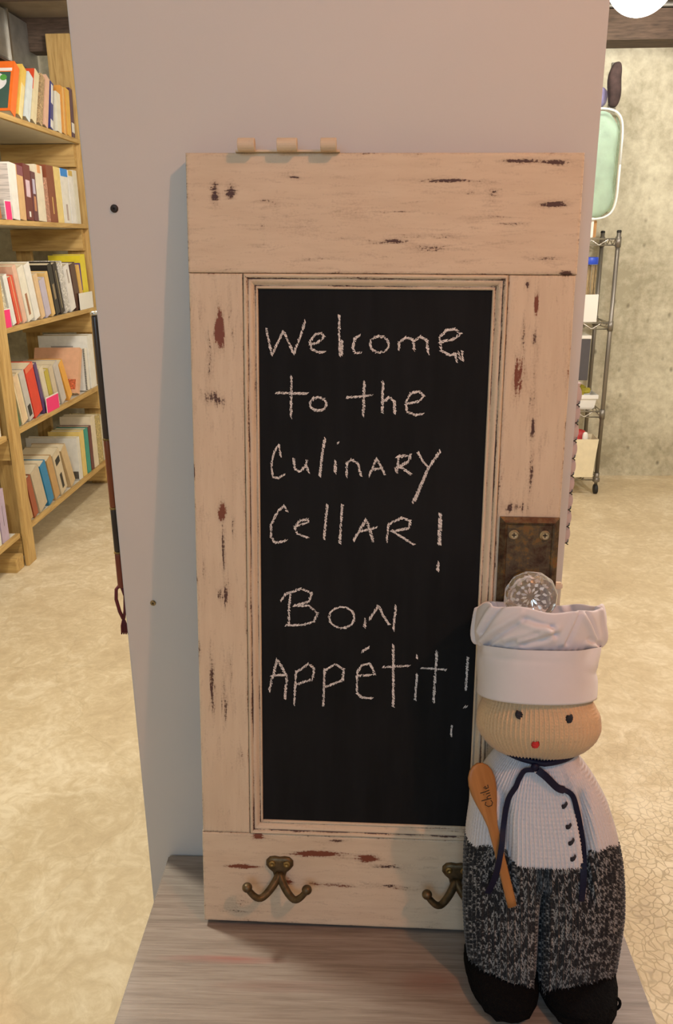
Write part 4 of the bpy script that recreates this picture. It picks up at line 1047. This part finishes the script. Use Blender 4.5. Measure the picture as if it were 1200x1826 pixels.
for z in (1.50, 1.035, .515, .082 + .04):
    s = MB()
    for y in (0, DD):
        s.tube([(-W_, y, z), (0, y, z)], .0045, 8).tube([(-W_, y, z - .034), (0, y, z - .034)], .0035, 8)
        k = 14
        zz = [(-W_ + W_ * q / k, y, z if q % 2 else z - .034) for q in range(k + 1)]
        s.tube(zz, .0035, 6)
    for x in (-W_, 0):
        s.tube([(x, 0, z), (x, DD, z)], .0045, 8).tube([(x, 0, z - .034), (x, DD, z - .034)], .0035, 8)
        s.tube([(x, DD * q / 6, z if q % 2 else z - .034) for q in range(7)], .0035, 6)
    for q in range(1, 30): s.tube([(-W_ + W_ * q / 30, 0, z + .002), (-W_ + W_ * q / 30, DD, z + .002)], .002, 6)
    sh = s.build('wire_shelf', M['chrome'], rk, smooth=True)
    for x in (0, -W_):
        for y in (0, DD): MB().tube([(x, y, z - .045), (x, y, z + .012)], .0165, 14).build('shelf_collar', M['post_grey'], sh, smooth=True)
def soft_box(x0, x1, y0, y1, z0, z1, r, n=5.0, seed=0, amp=.01, fold=True):
    """rounded, slightly lumpy block"""
    nu, nv = 72, 48; c = np.array([(x0 + x1) / 2, (y0 + y1) / 2, (z0 + z1) / 2]); s = np.array([(x1 - x0) / 2, (y1 - y0) / 2, (z1 - z0) / 2])
    u = np.arange(nu) / nu * 2 * PI; v = np.linspace(-PI / 2 + .01, PI / 2 - .01, nv)
    Ug, Vg = np.meshgrid(u, v); e = 2 / n
    f = lambda a: np.sign(a) * np.abs(a) ** e
    d = np.stack([f(np.cos(Vg)) * f(np.cos(Ug)), f(np.cos(Vg)) * f(np.sin(Ug)), f(np.sin(Vg))], -1)
    P = c + d * s
    if amp:
        w_ = np.sin(P[..., 2] * 34 + 2.5 * np.sin(P[..., 0] * 14)) + .6 * np.sin(P[..., 0] * 45 + P[..., 2] * 22)
        P = P - (d * amp * .5 * (1 - w_[..., None] * .5))
    return P.reshape(-1, 3), grid_faces(nu, nv, True)
bag = empty('bedding_bag', (1.10, 5.08, 1.60), label='mint green quilt in a clear zipped bag on top of the wire rack', cat='bedding')
P_, F_ = soft_box(-.26, .270, -.142, .13, .006, .566, .05, 6, amp=.012)
np_mesh('folded_quilt', P_, F_, mat('mint_quilt', (.60, .84, .70), .85, vary=.12, scale=9, bump=.4, bscale=40, dist=.004), bag)
gl = NT('clear_vinyl'); gl.set('Base Color', (.99, 1, 1, 1)); gl.set('Roughness', .02); gl.set('Transmission Weight', 1.0); gl.set('IOR', 1.03); gl.set('Specular IOR Level', .6)
P_, F_ = soft_box(-.275, .277, -.150, .145, 0, .572, .05, 6, amp=0)
np_mesh('clear_bag', P_, F_, gl.m, bag)
pp = []
for q in np.linspace(0, 2 * PI, 61):
    e = 2 / 6; c_, s_ = math.cos(q), math.sin(q)
    pp.append((.001 + .272 * math.copysign(abs(c_) ** e, c_), -.14, .286 + .282 * math.copysign(abs(s_) ** e, s_)))
MB().tube(pp, .006, 8).build('piping', mat('white_piping', (.75, .78, .76), .6), bag, smooth=True)
tag(MB().box((1.16, 4.98, 1.508), (1.285, 5.10, 1.60)).build('wooden_block', mat('orange_wood', (.46, .24, .08), .6, vary=.2, scale=20), bevel=.003), 'orange brown wooden block under the mint green bedding bag', 'block')
tag(MB().box((1.13, 4.955, 1.508), (1.262, 4.975, 1.615)).build('white_block', M['white_card'], bevel=.002), 'small white block in front of the orange wooden block on the rack', 'block')
P_, F_ = soft_box(1.05, 1.322, 5.06, 5.20, 2.175, 2.31, .05, 3, amp=.01)
tag(np_mesh('lilac_cushion', P_, F_, mat('lilac_cloth', (.42, .38, .70), .8, vary=.15, scale=20)), 'lilac folded cloth lying on the mint bedding bag', 'cloth')
P_, F_ = soft_box(1.285, 1.365, 4.97, 5.05, 2.172, 2.41, .05, 3, amp=.012)
tag(np_mesh('brown_cushion', P_, F_, mat('brown_plush', (.045, .026, .024), .9, vary=.4, scale=30)), 'dark brown rolled bundle standing beside the lilac cloth on the rack', 'cushion')
# white carton holding a jar with blue lid
ct = empty('white_carton', (1.235, 4.96, 1.041), label='open white carton on the rack holding the jar with blue lid', cat='carton')
c = MB(); t_ = .003
c.box((-.14, 0, 0), (.09, t_, .155)).box((-.14, .11, 0), (.09, .11 + t_, .155)).box((-.14, t_, 0), (-.14 + t_, .11, .155)).box((.09 - t_, t_, 0), (.09, .11, .155)).box((-.14 + t_, t_, 0), (.09 - t_, .11, t_)).build('carton_body', M['white_card'], ct)
jr = empty('tall_jar', (1.272, 5.013, 1.0455), label='tall jar of tan sticks with a bright blue lid on the rack', cat='jar')
js = MB()
for k in range(14):
    a = k * 2.4; r = .004 + .0088 * math.sqrt(k)
    js.tube([(r * math.cos(a), r * math.sin(a), .003), (r * math.cos(a + .1), r * math.sin(a + .1), .31)], .0062, 6)
js.build('sticks', mat('tan_sticks', (.55, .42, .24), .7, vary=.2, scale=40), jr, smooth=True)
MB().lathe([(.043, 0), (.0445, .004), (.0445, .315)], 28).build('jar_glass', gl.m, jr, smooth=True)
MB().lathe([(.046, .316), (.047, .318), (.047, .352), (.044, .356)], 28).build('lid', mat('blue_lid', (.02, .07, .55), .4), jr, smooth=True)
gb = empty('grey_box', (1.16, 4.97, .6995), label='dark grey box with white lid under the middle wire shelf', cat='box')
MB().box((-.12, 0, 0), (.145, .2, .243)).build('box_body', mat('charcoal_card', (.075, .07, .078), .6, vary=.05), gb, bevel=.002)
MB().box((-.123, -.003, .2435), (.148, .203, .262)).build('lid', M['white_card'], gb, bevel=.002)
tag(MB().box((1.03, 4.99, .520), (1.225, 5.15, .699)).build('plain_carton', mat('brown_carton', (.25, .18, .10), .8), bevel=.002), 'plain brown carton under the dark grey box on the rack', 'carton')
tu = empty('white_tub', (1.305, 4.975, .5196), label='white plastic tub heaped with yellow green packets on the rack', cat='tub')
def shell(pro, name, m, par, n=4):
    vs_ = []
    for w_, d_, z in pro: vs_ += [(-w_, -d_, z), (w_, -d_, z), (w_, d_, z), (-w_, d_, z)]
    fs_ = [(a * 4 + k, a * 4 + (k + 1) % 4, a * 4 + 4 + (k + 1) % 4, a * 4 + 4 + k) for a in range(len(pro) - 1) for k in range(4)] + [(3, 2, 1, 0), tuple((len(pro) - 1) * 4 + k for k in range(4))]
    return MB().add(vs_, fs_).build(name, m, par, bevel=.003)
tu.location.y = 5.05
shell([(.052, .06, 0), (.062, .072, .065), (.074, .082, .066), (.075, .083, .092), (.070, .078, .092), (.058, .066, .008)], 'tub_body', mat('white_plastic', (.80, .80, .77), .35), tu)
mg = mat('yellow_packet', (.42, .36, .03), .5, vary=.3, scale=30)
for k, (x, y, r) in enumerate(((-.03, -.02, .3), (.02, .0, -.4), (-.005, .03, .9))):
    q = MB().box((-.026, -.016, 0), (.026, .016, .034)).build('packet', mg, tu, bevel=.006); q.location = (x, y, .075 + .012 * k); q.rotation_euler = (.3 * r, .5 * r, r)
cb = empty('cream_bag', (1.20, 4.905, .0), label='cream paper bag standing on the lowest wire shelf', cat='bag')
cb.location.z = .1265
vs_ = []
pro = [(-.18, .160, 0), (-.181, .165, .10), (-.183, .178, .235)]
bb = MB()
for a, b, z in pro: bb.v += [(a, -.03, z), (b, -.032, z), (b, .12, z), (a, .12, z)]
bb.f += [(k0 * 4 + k, k0 * 4 + (k + 1) % 4, k0 * 4 + 4 + (k + 1) % 4, k0 * 4 + 4 + k) for k0 in range(2) for k in range(4)] + [(3, 2, 1, 0)]
ob = bb.build('bag_body', mat('cream_paper', (.74, .66, .46), .7, vary=.05), cb)
sm = ob.modifiers.new('thick', 'SOLIDIFY'); sm.thickness = .002
P_, F_ = soft_box(.02, .135, .0, .10, .15, .285, .03, 2.6, amp=.008)
np_mesh('red_bundle', P_, F_, mat('red_wrap', (.38, .02, .02), .5, vary=.3, scale=25), cb)
P_, F_ = soft_box(.085, .125, -.01, .02, .20, .275, .03, 2.6, amp=.004)
np_mesh('white_wrap', P_, F_, M['white_card'], cb)
